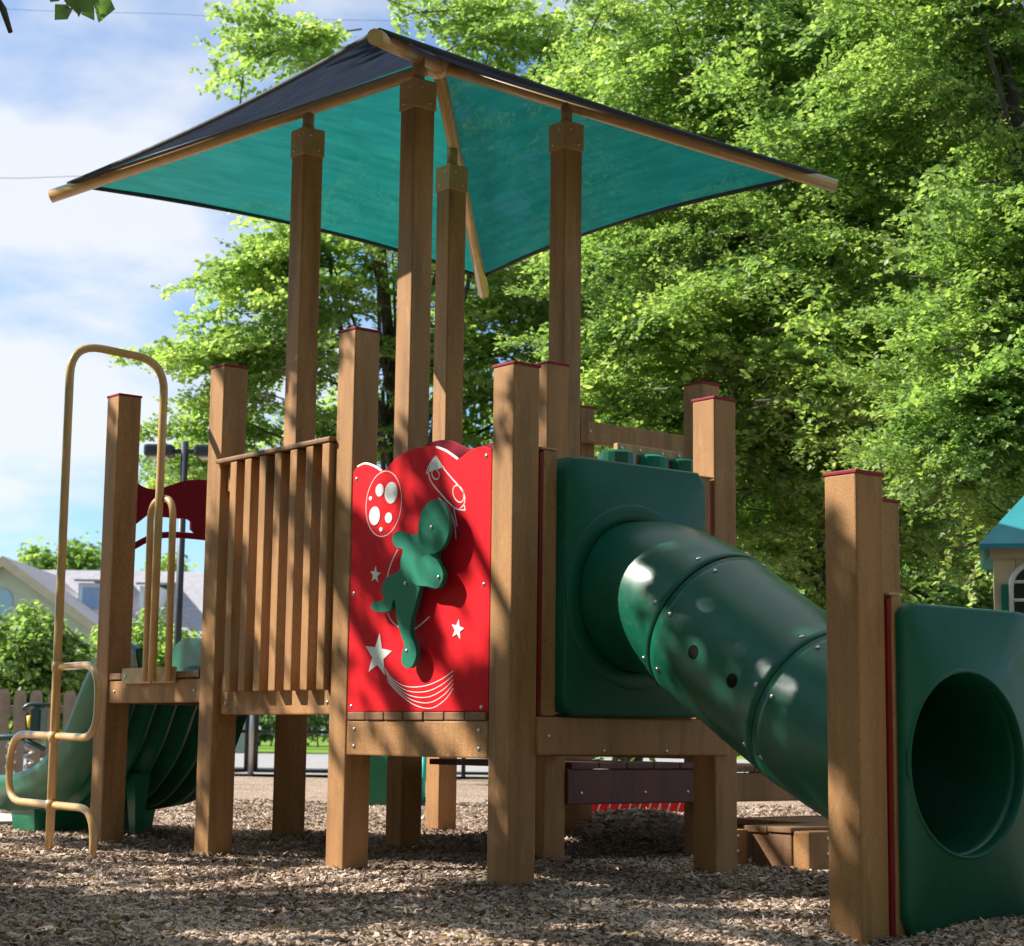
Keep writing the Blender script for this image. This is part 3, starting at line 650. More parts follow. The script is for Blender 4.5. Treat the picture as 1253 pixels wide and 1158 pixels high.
# ------------------------------------------------------------------ mulch chips (uncountable)
def chips(n, near, far):
    u = RNG.random(n); dpt = near*(far/near)**u; lat = (RNG.random(n)*2-1)*(.295*dpt+.1)
    x = CAM[0]+d0[0]*dpt+r0[0]*lat; y = CAM[1]+d0[1]*dpt+r0[1]*lat
    z = hgt(x, y)+RNG.random(n)*.012-.002
    L = (.007+.024*RNG.random(n)**2.2)*(1+.03*(dpt-5)); Wd = L*(.16+.26*RNG.random(n)); Th = .0025+.004*RNG.random(n)
    yaw = RNG.random(n)*2*np.pi; tilt = RNG.normal(0, .38, n); roll = RNG.normal(0, .7, n); bend = RNG.normal(0, .25, n)
    a = np.stack([np.cos(yaw)*np.cos(tilt), np.sin(yaw)*np.cos(tilt), np.sin(tilt)], -1)
    h = np.stack([-np.sin(yaw), np.cos(yaw), np.zeros(n)], -1); nn = np.cross(a, h)
    b = h*np.cos(roll)[:, None]+nn*np.sin(roll)[:, None]; c = np.cross(a, b)
    P = np.stack([x, y, z], -1)
    V = np.zeros((n, 6, 3))
    mid = c*(bend*L*.5)[:, None]
    V[:, 0] = P-a*L[:, None]; V[:, 1] = P+a*L[:, None]*.98
    V[:, 2] = P+b*Wd[:, None]+mid-a*(L*.25)[:, None]; V[:, 3] = P-b*Wd[:, None]+mid+a*(L*.2)[:, None]
    V[:, 4] = P+c*Th[:, None]+mid; V[:, 5] = P-c*Th[:, None]+mid
    tri = np.array([(0, 2, 4), (2, 1, 4), (1, 3, 4), (3, 0, 4)])
    F_ = (np.arange(n)[:, None, None]*6+tri[None]).reshape(-1, 3)
    me = bpy.data.meshes.new('mulch_chips'); nv = n*6; nf = len(F_)
    me.vertices.add(nv); me.vertices.foreach_set('co', V.reshape(-1)); me.loops.add(nf*3); me.loops.foreach_set('vertex_index', F_.reshape(-1).astype(np.int32))
    me.polygons.add(nf); me.polygons.foreach_set('loop_start', np.arange(0, nf*3, 3, dtype=np.int32)); me.update(calc_edges=True)
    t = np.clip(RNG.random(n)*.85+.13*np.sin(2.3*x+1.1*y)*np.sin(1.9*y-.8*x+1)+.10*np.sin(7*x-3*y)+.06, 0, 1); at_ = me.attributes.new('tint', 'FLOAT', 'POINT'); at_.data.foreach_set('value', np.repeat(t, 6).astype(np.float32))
    return me
mt, n_, l_, b_ = mat('mulch_chip'); a_ = n_.new('ShaderNodeAttribute'); a_.attribute_name = 'tint'
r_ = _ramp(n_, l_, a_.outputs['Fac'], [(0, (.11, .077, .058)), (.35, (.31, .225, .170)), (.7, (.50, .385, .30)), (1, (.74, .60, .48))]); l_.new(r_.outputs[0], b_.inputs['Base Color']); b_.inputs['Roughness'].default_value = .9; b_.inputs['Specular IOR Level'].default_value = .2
M['chip'] = mt
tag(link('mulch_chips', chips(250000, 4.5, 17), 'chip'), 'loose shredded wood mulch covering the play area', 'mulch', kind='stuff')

# ------------------------------------------------------------------ foliage
def leaf_mesh(name, P, Nrm, A, size, tint):
    n = len(P); A = A-Nrm*np.sum(A*Nrm, 1)[:, None]; A /= np.linalg.norm(A, axis=1)[:, None]+1e-9; B = np.cross(Nrm, A)
    s = size[:, None]; V = np.zeros((n, 4, 3)); w = (.30+.12*RNG.random(n))[:, None]
    V[:, 0] = P-A*s*.5; V[:, 1] = P+B*s*w+Nrm*s*.10-A*s*.05; V[:, 2] = P+A*s*.5-Nrm*s*.08; V[:, 3] = P-B*s*w+Nrm*s*.10-A*s*.05
    base = np.arange(n)[:, None]*4
    F_ = np.concatenate([base+np.array([0, 3, 2]), base+np.array([0, 2, 1])], 1).reshape(-1, 3); nf = len(F_)
    me = bpy.data.meshes.new(name); me.vertices.add(n*4); me.vertices.foreach_set('co', V.reshape(-1)); me.loops.add(nf*3); me.loops.foreach_set('vertex_index', F_.reshape(-1).astype(np.int32))
    me.polygons.add(nf); me.polygons.foreach_set('loop_start', np.arange(0, nf*3, 3, dtype=np.int32)); me.update(calc_edges=True)
    a = me.attributes.new('tint', 'FLOAT', 'POINT'); a.data.foreach_set('value', np.repeat(np.clip(tint, 0, 1), 4).astype(np.float32)); return me
def rnd_unit(n):
    v = RNG.normal(size=(n, 3)); return v/np.linalg.norm(v, axis=1)[:, None]
def sprays(centers, radius, per, leaf, tint0, flat=.34, droop=.5, out_dir=None, tspread=.22):
    Ps, Ns, As, Ss, Ts = [], [], [], [], []
    for c in centers:
        n = max(4, int(per*RNG.uniform(.6, 1.4))); r = radius*RNG.uniform(.6, 1.35)
        ang = RNG.random(n)*2*np.pi; rr = r*RNG.random(n)**.6
        el = RNG.uniform(.35, .8); th = RNG.random()*np.pi                       # a spray is longer than wide
        off = np.stack([np.cos(ang)*rr, np.sin(ang)*rr*el, RNG.normal(0, 1, n)*r*flat*.5], -1)
        ca, sa = np.cos(th), np.sin(th); off[:, :2] = off[:, :2]@np.array([[ca, sa], [-sa, ca]])
        off[:, 2] -= droop*rr**2/r
        tilt = RNG.normal(0, .22, 2); off[:, 2] += off[:, 0]*tilt[0]+off[:, 1]*tilt[1]
        N_ = rnd_unit(n)*.85+np.array([0, 0, 1.0])+off/(r+1e-6)*.35; N_ /= np.linalg.norm(N_, axis=1)[:, None]
        A_ = off/(r+1e-6)+rnd_unit(n)*.7+np.array([0, 0, -.25])
        Ps.append(c+off); Ns.append(N_); As.append(A_); Ss.append(leaf*RNG.uniform(.6, 1.3, n)); Ts.append(tint0+RNG.normal(0, tspread*.7)+RNG.normal(0, tspread*.6, n))
    return [np.concatenate(q) for q in (Ps, Ns, As, Ss, Ts)]
def in_ellipsoid(c, rad, n, shell=.55):
    u = rnd_unit(n); r = (shell**3+(1-shell**3)*RNG.random(n))**(1/3)
    r = r*(1+.20*np.sin(5*u[:, 0]+3*u[:, 2]+c[0]*7)*np.cos(4*u[:, 1]-2.5*u[:, 2]+c[2]*5))*np.where(RNG.random(n) < .16, RNG.uniform(1.0, 1.32, n), 1.0)
    return c+u*r[:, None]*rad
def limb_path(a, b, sag=.15, n=7):
    a, b = np.array(a), np.array(b); L = np.linalg.norm(b-a); k = RNG.normal(0, .06*L, 3); pts = []
    for i in range(n+1):
        t = i/n; p = a+(b-a)*t+k*math.sin(math.pi*t); p[2] += sag*L*math.sin(math.pi*t)*.5; pts.append(p)
    return pts
def tree(name, label, cat, base, blobs, leaf, per, rad, n_sprays, tint, material='leaf', trunk_r=.2, group=None, flat=.34, droop=.5, nl=9, shell=.5, tspread=.22, top=None):
    """blobs: (centre, radii, weight) in metres; the crown is filled with leaf sprays hung on limbs"""
    o = empty(name, (float(base[0]), float(base[1]), float(base[2])), label, cat, group); b0 = np.array([float(q) for q in base])
    ws = np.array([w for _, _, w in blobs]); ws = ws/ws.sum(); C_ = []
    for (c, r, _), w in zip(blobs, ws): C_.append(in_ellipsoid(np.array(c), np.array(r), max(1, int(n_sprays*w)), shell))
    C_ = np.concatenate(C_); P, N_, A_, S_, T_ = sprays(C_, rad, per, leaf, tint, flat, droop, tspread=tspread)
    keep = P[:, 2] > .02; 
    link('crown', leaf_mesh('crown', (P-b0)[keep], N_[keep], A_[keep], S_[keep], T_[keep]), material, o)
    cm = np.average([c for c, _, _ in blobs], axis=0, weights=ws)
    tp = np.array(top) if top is not None else cm+np.array([0, 0, max(r[2] for _, r, _ in blobs)*.4])
    tk = limb_path(b0-np.array([0, 0, .2]), tp, 0, 8); nT = len(tk)
    tube('trunk', [q-b0 for q in tk], [trunk_r*(1-.8*i/(nT-1)) for i in range(nT)], 'bark', o, 9)
    idx = RNG.choice(len(C_), min(nl, len(C_)), replace=False)
    for j in idx:
        q = C_[j]; f_ = RNG.uniform(.35, .9); s_ = tk[int(f_*(nT-1))]
        lp = limb_path(s_, q, .2); tube('limb', [w-b0 for w in lp], [max(.006, trunk_r*.34*(1-.9*i/(len(lp)-1))) for i in range(len(lp))], 'bark', o, 6)
    return o
def blob(px, py, rx, ry, depth, rz=None, w=1.0):       # crown lobe seen at a pixel, at a depth; radii in pixels
    c = at(px, py, depth); k = depth/FPX
    return (c, (rx*k*1.0, (rz or rx*k), ry*k), w)

# boughs: leafy branch meshes shared by the larger trees
def bough_mesh(name, leaf, seed, L=1.7, ntw=46, twl=.62, droop=.55, lm='leaf'):
    g = np.random.default_rng(seed); P, N_, A_, S_, T_ = [], [], [], [], []; ax = []
    bend = g.normal(0, .12); arch = g.uniform(.10, .30)
    def axp(t): return np.array([L*t, bend*L*t*t, arch*L*t-(.16+arch)*L*t*t])
    for k in range(ntw):
        t = .06+.94*(k+.5*g.random())/ntw; b = axp(t); sd = 1 if k % 2 else -1
        ang = math.radians(g.uniform(30, 72)); ve = g.normal(.05, .30); l = twl*(1.12-.75*t)*g.uniform(.55, 1.25)
        dr = np.array([math.cos(ang), sd*math.sin(ang), ve]); dr /= np.linalg.norm(dr); m_ = max(5, int(l/.021)); tw = g.normal(0, .16)
        u = (np.arange(m_)+g.random(m_)*.8)/m_; p = b+dr*(l*u)[:, None]; p[:, 2] -= droop*(l*u)**2; p += g.normal(0, .016, (m_, 3))
        al = np.where(np.arange(m_) % 2 == 0, 1, -1)[:, None]; side = np.cross(dr, [0, 0, 1.0]); side /= np.linalg.norm(side)
        A_.append(dr*.7+side*al*.8+g.normal(0, .35, (m_, 3))+np.array([0, 0, -.35])); n_ = g.normal(0, .42, (m_, 3))+np.array([0, 0, 1.0]); N_.append(n_/np.linalg.norm(n_, axis=1)[:, None])
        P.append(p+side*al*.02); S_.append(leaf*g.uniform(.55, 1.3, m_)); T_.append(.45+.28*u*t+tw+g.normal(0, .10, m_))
    me = leaf_mesh(name, *[np.concatenate(q) for q in (P, N_, A_, S_, T_)])
    bm = bmesh.new(); bm.from_mesh(me); v, f = tube_data([axp(t) for t in np.linspace(-.06, 1, 8)], [.010*(1.1-t) for t in np.linspace(0, 1, 8)], 4, False)
    vs_ = [bm.verts.new(q) for q in v]
    for q in f: bm.faces.new([vs_[i] for i in q]).material_index = 1
    bm.to_mesh(me); bm.free(); me.materials.append(M[lm]); me.materials.append(M['bark']); return me
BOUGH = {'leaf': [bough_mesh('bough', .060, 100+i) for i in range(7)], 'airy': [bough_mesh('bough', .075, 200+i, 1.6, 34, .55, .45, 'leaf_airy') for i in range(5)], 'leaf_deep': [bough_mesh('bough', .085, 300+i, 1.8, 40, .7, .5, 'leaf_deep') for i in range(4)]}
def bough_tree(name, label, base, blobs, n, kind, scale=1.0, trunk_r=.22, group=None, nl=14, shell=.2, top=None, toward=None):
    o = empty(name, tuple(float(q) for q in base), label, 'tree', group); b0 = np.array([float(q) for q in base])
    ws = np.array([w for _, _, w in blobs]); ws = ws/ws.sum(); C_ = np.concatenate([in_ellipsoid(np.array(c), np.array(r), max(1, int(round(n*w))), shell) for (c, r, _), w in zip(blobs, ws)])
    cm = np.average([c for c, _, _ in blobs], axis=0, weights=ws); tp = np.array(top) if top is not None else cm+np.array([0, 0, 1.5])
    tk = limb_path(b0-np.array([0, 0, .2]), tp, 0, 9); nT = len(tk)
    tube('trunk', [q-b0 for q in tk], [trunk_r*(1-.8*i/(nT-1)) for i in range(nT)], 'bark', o, 10)
    for j, p in enumerate(C_):
        h = p-cm; yaw = math.atan2(h[1], h[0])+RNG.normal(0, .7); sc = scale*RNG.uniform(.7, 1.3); me = BOUGH[kind][RNG.integers(len(BOUGH[kind]))]
        b = bpy.data.objects.new('bough', me); COL.objects.link(b); b.parent = o; pitch = RNG.normal(-.02, .22)
        d_ = np.array([math.cos(yaw)*math.cos(pitch), math.sin(yaw)*math.cos(pitch), -math.sin(pitch)])
        b.location = p-d_*.9*sc-b0; b.rotation_euler = (RNG.normal(0, .28), pitch, yaw); b.scale = (sc, sc, sc)
        if j % max(1, len(C_)//nl) == 0:
            st = tk[int(RNG.uniform(.35, .95)*(nT-1))]; lp = limb_path(st, p-d_*.9*sc, .12); tube('limb', [w-b0 for w in lp], [max(.007, trunk_r*.22*(1-.9*i/(len(lp)-1))) for i in range(len(lp))], 'bark', o, 7)
    return o

# tall airy tree behind the canopy
D1 = 25
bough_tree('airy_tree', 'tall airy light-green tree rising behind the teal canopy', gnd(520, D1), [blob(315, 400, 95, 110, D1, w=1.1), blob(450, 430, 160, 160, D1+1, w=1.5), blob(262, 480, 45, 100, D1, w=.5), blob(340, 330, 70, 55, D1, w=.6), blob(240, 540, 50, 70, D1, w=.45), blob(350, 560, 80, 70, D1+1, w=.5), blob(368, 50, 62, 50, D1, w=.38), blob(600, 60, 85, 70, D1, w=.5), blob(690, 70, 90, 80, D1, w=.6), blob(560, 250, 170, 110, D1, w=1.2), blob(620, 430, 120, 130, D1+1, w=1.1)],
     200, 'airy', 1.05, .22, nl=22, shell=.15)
# big layered trees on the right
D2 = 17.5
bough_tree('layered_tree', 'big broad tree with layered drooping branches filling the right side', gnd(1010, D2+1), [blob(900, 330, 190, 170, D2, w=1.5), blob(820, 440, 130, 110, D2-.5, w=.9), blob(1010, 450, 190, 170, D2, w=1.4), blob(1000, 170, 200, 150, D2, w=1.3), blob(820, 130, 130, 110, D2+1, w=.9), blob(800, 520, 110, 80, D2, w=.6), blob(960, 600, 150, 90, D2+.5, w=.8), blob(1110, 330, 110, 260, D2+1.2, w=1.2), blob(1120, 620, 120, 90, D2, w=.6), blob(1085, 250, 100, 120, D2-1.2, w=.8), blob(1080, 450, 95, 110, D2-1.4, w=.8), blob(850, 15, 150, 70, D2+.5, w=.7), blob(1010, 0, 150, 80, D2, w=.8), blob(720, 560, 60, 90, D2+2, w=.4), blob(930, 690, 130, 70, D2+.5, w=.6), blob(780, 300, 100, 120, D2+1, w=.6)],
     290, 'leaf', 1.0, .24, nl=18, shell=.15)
bough_tree('layered_tree', 'leafy tree with low bright bough reaching out above the playhouse', gnd(1420, 14.5), [blob(1210, 540, 100, 80, 14, w=.9), blob(1250, 330, 110, 150, 14.5, w=1), blob(1330, 560, 140, 120, 14, w=.8), blob(1180, 80, 120, 90, 15, w=.8), blob(1300, 180, 140, 140, 15, w=.8), blob(1170, -10, 130, 70, 15, w=.7), blob(1180, 420, 70, 90, 14.6, w=.5)],
     150, 'leaf', .85, .2, nl=14, shell=.15)
# deeper woodland behind
for i, (px_, dd, w, top_) in enumerate([(760, 27, 170, 250), (930, 25, 200, 120), (1120, 24, 200, 60), (1290, 26, 190, 150)]):
    bough_tree('woodland_tree', ['dark green woodland tree behind the upper barrier rail', 'dark green woodland tree deep behind the broad layered tree', 'dark green woodland tree above the tall end post', 'dark green woodland tree rising behind the playhouse'][i], gnd(px_, dd),
         [blob(px_, top_+130, w, 170, dd, w=1), blob(px_+30, top_+380, w, 200, dd, w=1.2), blob(px_-20, 720, w, 140, dd-1, w=1)], 85, 'leaf_deep', 1.7, .24, 'woodland behind the playground', nl=10, shell=.1)
# understorey shrubs along the wood edge
for i, (px_, dd) in enumerate([(640, 22), (770, 21), (900, 20), (1010, 20.5), (1130, 19), (1250, 18)]):
    tree('understorey_shrub', 'shady understorey shrub beyond the ' + ['front corner post', 'tunnel entry panel', 'tunnel tube', 'post beside the tunnel', 'tunnel exit panel', 'playhouse'][i], 'shrub', gnd(px_, dd), [blob(px_, 790, 85, 95, dd, w=1)],
         .13, 55, .4, 90, .42, 'leaf_deep', .05, 'shrubs under the trees', nl=8, shell=.2, flat=.6)

# shade tree standing out of view to the left: it dapples the structure
RNG = np.random.default_rng(10)
tree('shade_tree', 'spreading tree beside the play area whose leafy twigs hang in the top left corner', 'tree', (-8.0, 4.8, 0),
     [((-3.6, 3.2, 5.2), (1.3, 1.3, 1.5), 1.0), ((-3.7, 5.2, 5.4), (1.2, 1.3, 1.6), 1.0), ((-4.6, 1.2, 4.9), (1.5, 1.4, 1.4), .9), ((-5.4, -.8, 5), (1.9, 1.6, 1.3), .9), ((-5.0, 4, 6.6), (1.6, 1.8, 1.0), .7), ((-5.7, 1.0, 4.4), (1.8, 2.0, 1.2), .9), ((-3.0, 6.3, 5.6), (1.1, 1.1, 1.6), .8), ((-3.5, 7.7, 4.5), (1.0, 1.1, .9), .6)],
     .10, 190, .34, 100, .5, trunk_r=.24, flat=.45, nl=20, shell=.1, top=(-4.8, 3.6, 7))
# unseen leaf clumps added to the shade tree to put the tunnel in shade
st_ = bpy.data.objects['shade_tree']; sb0 = np.array(st_.location); RNG = np.random.default_rng(3)
cc = np.concatenate([in_ellipsoid(np.array([-3.1, 2.42, 4.95]), np.array([.42, .42, .42]), 9, 0), in_ellipsoid(np.array([-3.35, 2.75, 5.35]), np.array([.25, .25, .3]), 3, 0), in_ellipsoid(np.array([-3.25, 2.1, 4.55]), np.array([.35, .35, .3]), 4, 0)])
P, N_, A_, S_, T_ = sprays(cc, .21, 110, .10, .5, .5, .5); link('crown', leaf_mesh('crown', P-sb0, N_, A_, S_, T_), 'leaf', st_)
tube('limb', [q-sb0 for q in limb_path((-5.2, 3.6, 5.6), (-3.0, 2.3, 4.9), .1)], [.04, .036, .03, .026, .02, .016, .012, .008], 'bark', st_, 6)
tree('shade_tree', 'dense low-crowned tree added out of view to cut light from the left', 'tree', (-9.0, 3.0, 0),
     [((-6.9, 3.6, 2.9), (1.3, 4.6, 1.7), 1.3), ((-2.3, 2.4, 8.3), (1.9, 3.0, .9), 1.0), ((-7.2, -1.5, 3.0), (1.6, 2.6, 1.8), .8), ((-5.2, 4.0, 3.8), (1.1, 2.8, .8), .42), ((-5.6, .2, 3.4), (1.0, 1.6, .8), .25), ((-9.2, 6.0, 4.6), (2.2, 3.4, 1.5), .9), ((-3.95, 7.15, 5.4), (.8, .7, 1.3), .16)],
     .20, 70, .55, 420, .4, 'leaf_deep', .22, nl=14, shell=.05, flat=.5, top=(-6.5, 3, 5))  # unseen crown masses added around the sun path to block side light
# added unseen trees: they keep the sky light low and show in the plastics' gloss
big = tree('sky_block_tree', 'large leafy tree added out of view to block sky light', 'tree', (-2.5, -9.5, 0),
     [((-1.0, -9.0, 6.0), (4.5, 3.0, 3.0), 1.2), ((-2, -10, 2.6), (4.5, 1.5, 2.2), .9)],
     .26, 50, .75, 330, .45, 'leaf_deep', .3, 'added trees on the open side', nl=10, shell=.1, flat=.5)
for x, y, rz, sc in ((-10, -9, 1.2, 1.0), (6.5, -9.5, 2.6, 1.0), (-14, -3.5, .4, .9), (-15.5, 9.5, 2.2, .95), (-19, 4, 5.0, 1.0), (-12.5, 14, 1.0, .9), (-21, 11, 3.3, 1.1)):
    r_o = big.copy(); COL.objects.link(r_o); r_o.location = (x, y, 0); r_o.rotation_euler = (0, 0, rz); r_o.scale = (sc,)*3
    r_o['label'] = 'large leafy tree of the unseen belt added to block sky light'
    for ch in list(big.children):
        c_ = ch.copy(); COL.objects.link(c_); c_.parent = r_o
twig_c = at(96, 4, 7.4)
o = bpy.data.objects['shade_tree']; b0 = np.array(o.location)
tube('twig', [q-b0 for q in [np.array((-4.6, 2.6, 5.2)), at(-120, -160, 7.4), at(20, -50, 7.4), at(90, -6, 7.4)]], [.03, .02, .012, .005], 'bark', o, 6)
tube('twig', [q-b0 for q in [np.array((-4.6, 2.6, 5.2)), at(-120, -110, 7.2), at(-30, -40, 7.2), at(4, 12, 7.2), at(13, 40, 7.2)]], [.03, .022, .018, .014, .009], 'bark', o, 6)
n = 26; P = np.array([at(RNG.uniform(50, 132), RNG.uniform(-30, 16), 7.4+RNG.normal(0, .08)) for _ in range(n)])
link('twig_leaves', leaf_mesh('twig_leaves', P-b0, rnd_unit(n)*.5-CF*.8, rnd_unit(n)+np.array([0, 0, -1.2]), RNG.uniform(.07, .12, n), RNG.uniform(.1, .4, n)), 'leaf_deep', o)

# fallen leaves on the mulch (uncountable litter)
RNG = np.random.default_rng(5)
n = 900; dpt = 4.6*(13/4.6)**RNG.random(n); lat = (RNG.random(n)*2-1)*.30*dpt; lx = CAM[0]+d0[0]*dpt+r0[0]*lat; ly = CAM[1]+d0[1]*dpt+r0[1]*lat
P = np.stack([lx, ly, hgt(lx, ly)+.014], -1); N_ = rnd_unit(n)*.35+np.array([0, 0, 1.0]); N_ /= np.linalg.norm(N_, axis=1)[:, None]
M['litter'] = leafmat('dry_leaf', [(0, (.14, .08, .04)), (.5, (.30, .19, .09)), (1, (.30, .30, .10))], .2)
tag(link('leaf_litter', leaf_mesh('leaf_litter', P, N_, rnd_unit(n), RNG.uniform(.025, .055, n), RNG.random(n)), 'litter'), 'scattered dry fallen leaves lying on the mulch', 'leaf litter', kind='stuff')

# ------------------------------------------------------------------ left background: house, fence, shrubs, lamp
M['siding'] = simple('pale_siding', (.52, .50, .45), .8, .06, 2)
M['roof'] = simple('grey_shingle', (.36, .34, .36), .85, .14, 5, bump=.5, bscale=20)
M['trim'] = simple('tan_trim', (.55, .42, .32), .7, .08, 4)
M['glass'] = simple('sky_glass', (.30, .42, .58), .15, .1, 3)
HD = 58
def hp_(px, py, d=HD): return at(px, py, d)
HS = empty('house', tuple(gnd(20, HD)), 'pale gabled house with grey shingle roof beyond the picket fence', 'house'); hb = np.array(HS.location)
ax_r = np.array([r0[0], r0[1], 0]); ax_f = np.array([d0[0], d0[1], 0]); Zv = np.array([0, 0, 1.0])
def hpt(a, b, z): return ax_r*a+ax_f*b+Zv*z             # house frame: right, away, up from its base
def zpx(py, px, d=HD): return float(at(px, py, d)[2])
def apx(px, d=HD): return float(np.dot(at(px, 800, d)[:2]-hb[:2], r0))
def quad(name, pts, material, parent, th=None):
    v = [p for p in pts]; 
    if th is not None: v += [p+th for p in pts]
    n = len(pts); f = [tuple(range(n))]
    if th is not None: f += [tuple(range(n, 2*n))[::-1]]+[(i, n+i, n+(i+1) % n, (i+1) % n) for i in range(n)]
    me = mesh_from(name, v, f); bm = bmesh.new(); bm.from_mesh(me); bmesh.ops.recalc_face_normals(bm, faces=bm.faces); bm.to_mesh(me); bm.free(); return link(name, me, material, parent)
a_ap, a_e = apx(-2), apx(118); z_ap, z_e = zpx(684, 0), zpx(770, 118); half = a_e-a_ap
quad('gable_wall', [hpt(a_ap-half*.94, 0, 0), hpt(a_ap+half*.94, 0, 0), hpt(a_ap+half*.94, 0, z_e+.15), hpt(a_ap, 0, z_ap-.12), hpt(a_ap-half*.94, 0, z_e+.15)], 'siding', HS, ax_f*.25)
for s in (-1, 1):
    quad('roof', [hpt(a_ap, -.35, z_ap), hpt(a_ap+s*half, -.35, z_e), hpt(a_ap+s*half, 9, z_e), hpt(a_ap, 9, z_ap)], 'roof', HS, Zv*.12)
    quad('fascia', [hpt(a_ap, -.42, z_ap+.13), hpt(a_ap+s*half*1.02, -.42, z_e+.10), hpt(a_ap+s*half*1.02, -.42, z_e-.22), hpt(a_ap, -.42, z_ap-.2)], 'trim', HS, ax_f*.06)
z_r, z_l = zpx(697, 100, HD+6), zpx(790, 180, HD+2); a_R = apx(262)
quad('roof', [hpt(a_ap-4, 2.5, z_l), hpt(a_R+1.2, 2.5, z_l), hpt(a_R-1.6, 7, z_r), hpt(a_ap-4, 7, z_r)], 'roof', HS, Zv*.12)
quad('roof', [hpt(a_R+1.2, 2.5, z_l), hpt(a_R+1.2, 11, z_l), hpt(a_R-1.6, 7.02, z_r)], 'roof', HS, Zv*.12)
quad('side_wall', [hpt(a_ap-4, 3.0, 0), hpt(a_R+.9, 3.0, 0), hpt(a_R+.9, 3.0, z_l), hpt(a_ap-4, 3.0, z_l)], 'siding', HS, ax_f*.2)
for pa, pb, pt, pb2 in ((84, 122, 700, 729), (161, 184, 704, 734)):
    a0_, a1_ = apx(pa, HD+3), apx(pb, HD+3); zt, zb_ = zpx(pt, pa, HD+3), zpx(pb2, pa, HD+3)
    dm = quad('dormer', [hpt(a0_, 3.6, zb_-.5), hpt(a1_, 3.6, zb_-.5), hpt(a1_, 3.6, zt-.25), hpt(a0_, 3.6, zt-.25)], 'white', HS, ax_f*3)
    quad('dormer_roof', [hpt(a0_-.1, 3.4, zt-.22), hpt(a1_+.1, 3.4, zt-.22), hpt(a1_+.1, 6.6, zt+.05), hpt(a0_-.1, 6.6, zt+.05)], 'roof', dm, Zv*.08)
    quad('dormer_window', [hpt(a0_+.15, 3.56, zb_-.35), hpt(a1_-.1, 3.56, zb_-.35), hpt(a1_-.1, 3.56, zt-.4), hpt(a0_+.15, 3.56, zt-.4)], 'glass', dm, ax_f*.03)
vc = hpt(apx(-2), -.05, zpx(735, 0)); quad('round_vent', [vc+ax_r*.28*math.cos(k*math.pi/8)+Zv*.4*math.sin(k*math.pi/8) for k in range(16)], 'glass', HS, ax_f*.04)
box('foundation', tuple(hpt(0, 0, 0)+np.array([-.1, -.1, -.1])), tuple(hpt(0, 0, 0)+np.array([.1, .1, .1])), 'siding', HS)

# shrubs and far trees on the left
tree('round_shrub', 'rounded green shrub behind the picket fence in front of the gable', 'shrub', gnd(40, 27), [blob(35, 800, 62, 52, 27), blob(85, 830, 35, 42, 27, w=.4), blob(30, 860, 60, 40, 27, w=.6)], .10, 60, .30, 260, .45, trunk_r=.06, shell=.3, flat=.6)
tree('round_shrub', 'small pale shrub between the rounded shrub and the play structure', 'shrub', gnd(170, 30), [blob(185, 800, 70, 36, 30), blob(190, 850, 75, 45, 30)], .11, 55, .32, 190, .72, trunk_r=.05, shell=.3, flat=.6)
for i, (px_, w, py, t_, lb) in enumerate([(45, 34, 685, .5, 'small conical tree rising beyond the house ridge'), (100, 42, 678, .62, 'bushy bright tree rising above the house dormers'), (200, 60, 690, .6, 'tree behind the house roof seen through the hand loops')]):
    tree('far_tree', lb, 'tree', gnd(px_, 80), [blob(px_, py+20, w*.7, 36, 80), blob(px_, py+60, w, 60, 80), blob(px_, py+140, w*1.1, 70, 80)], .28, 40, .8, 150, t_, trunk_r=.2, shell=.2, flat=.6)
# hedge beyond the driveway
for i, px_ in enumerate((270, 330, 390, 450, 520, 600)):
    tree('hedge_bush', 'clipped bush in the row along the far edge of the lawn', 'bush', gnd(px_, 92), [blob(px_, 876, 38, 26, 92)], .25, 30, .7, 60, .45, 'leaf_deep', .05, 'bushes beyond the lawn', shell=.2, nl=3)
for i, px_ in enumerate((300, 420, 560)):
    tree('far_tree', 'leafy tree standing behind the bushes across the lawn', 'tree', gnd(px_, 100), [blob(px_, 760, 90, 80, 100), blob(px_+20, 830, 85, 50, 100)], .32, 40, .9, 200, .5, 'leaf', .25, 'trees across the lawn', shell=.2)

M['weathered'] = simple('weathered_wood', (.26, .215, .165), .9, .25, 8, bump=.5, bscale=30)
FD = 22.0
PF = empty('picket_fence', tuple(gnd(45, FD)), 'low weathered picket fence in front of the rounded shrub', 'fence'); fb = np.array(PF.location)
def fpt(px): return apx(px, FD) if False else float(np.dot(at(px, 900, FD)[:2]-fb[:2], r0))
pk = None; ztop = float(at(40, 843, FD)[2])
rot = math.atan2(r0[1], r0[0])
pm = None
for i, px_ in enumerate(np.arange(-60, 250, 20.6)):
    if pm is None:
        w = .072; pv = [(-w, 0), (w, 0), (w, ztop-.06), (w*.55, ztop), (-w*.55, ztop), (-w, ztop-.06)]
        bm = bmesh.new(); q = [bm.verts.new((x, 0, z)) for x, z in pv]; f_ = bm.faces.new(q); e_ = bmesh.ops.extrude_face_region(bm, geom=[f_]); bmesh.ops.translate(bm, verts=[g for g in e_['geom'] if isinstance(g, bmesh.types.BMVert)], vec=(0, .02, 0)); bmesh.ops.recalc_face_normals(bm, faces=bm.faces); pm = bm_mesh('picket', bm)
    o = link('picket', pm, 'weathered', PF); p = ax_r*fpt(px_); o.location = (p[0], p[1], random.uniform(-.02, .02)); o.rotation_euler = (0, random.uniform(-.012, .012), rot)
for z in (.32, ztop-.24):
    o = box('fence_rail', (-1.2, .022, z-.045), (2.2, .06, z+.045), 'weathered', PF); o.rotation_euler = (0, 0, rot); c = np.array(o.location); p = ax_r*.5+ax_f*.045; o.location = (p[0], p[1], z)

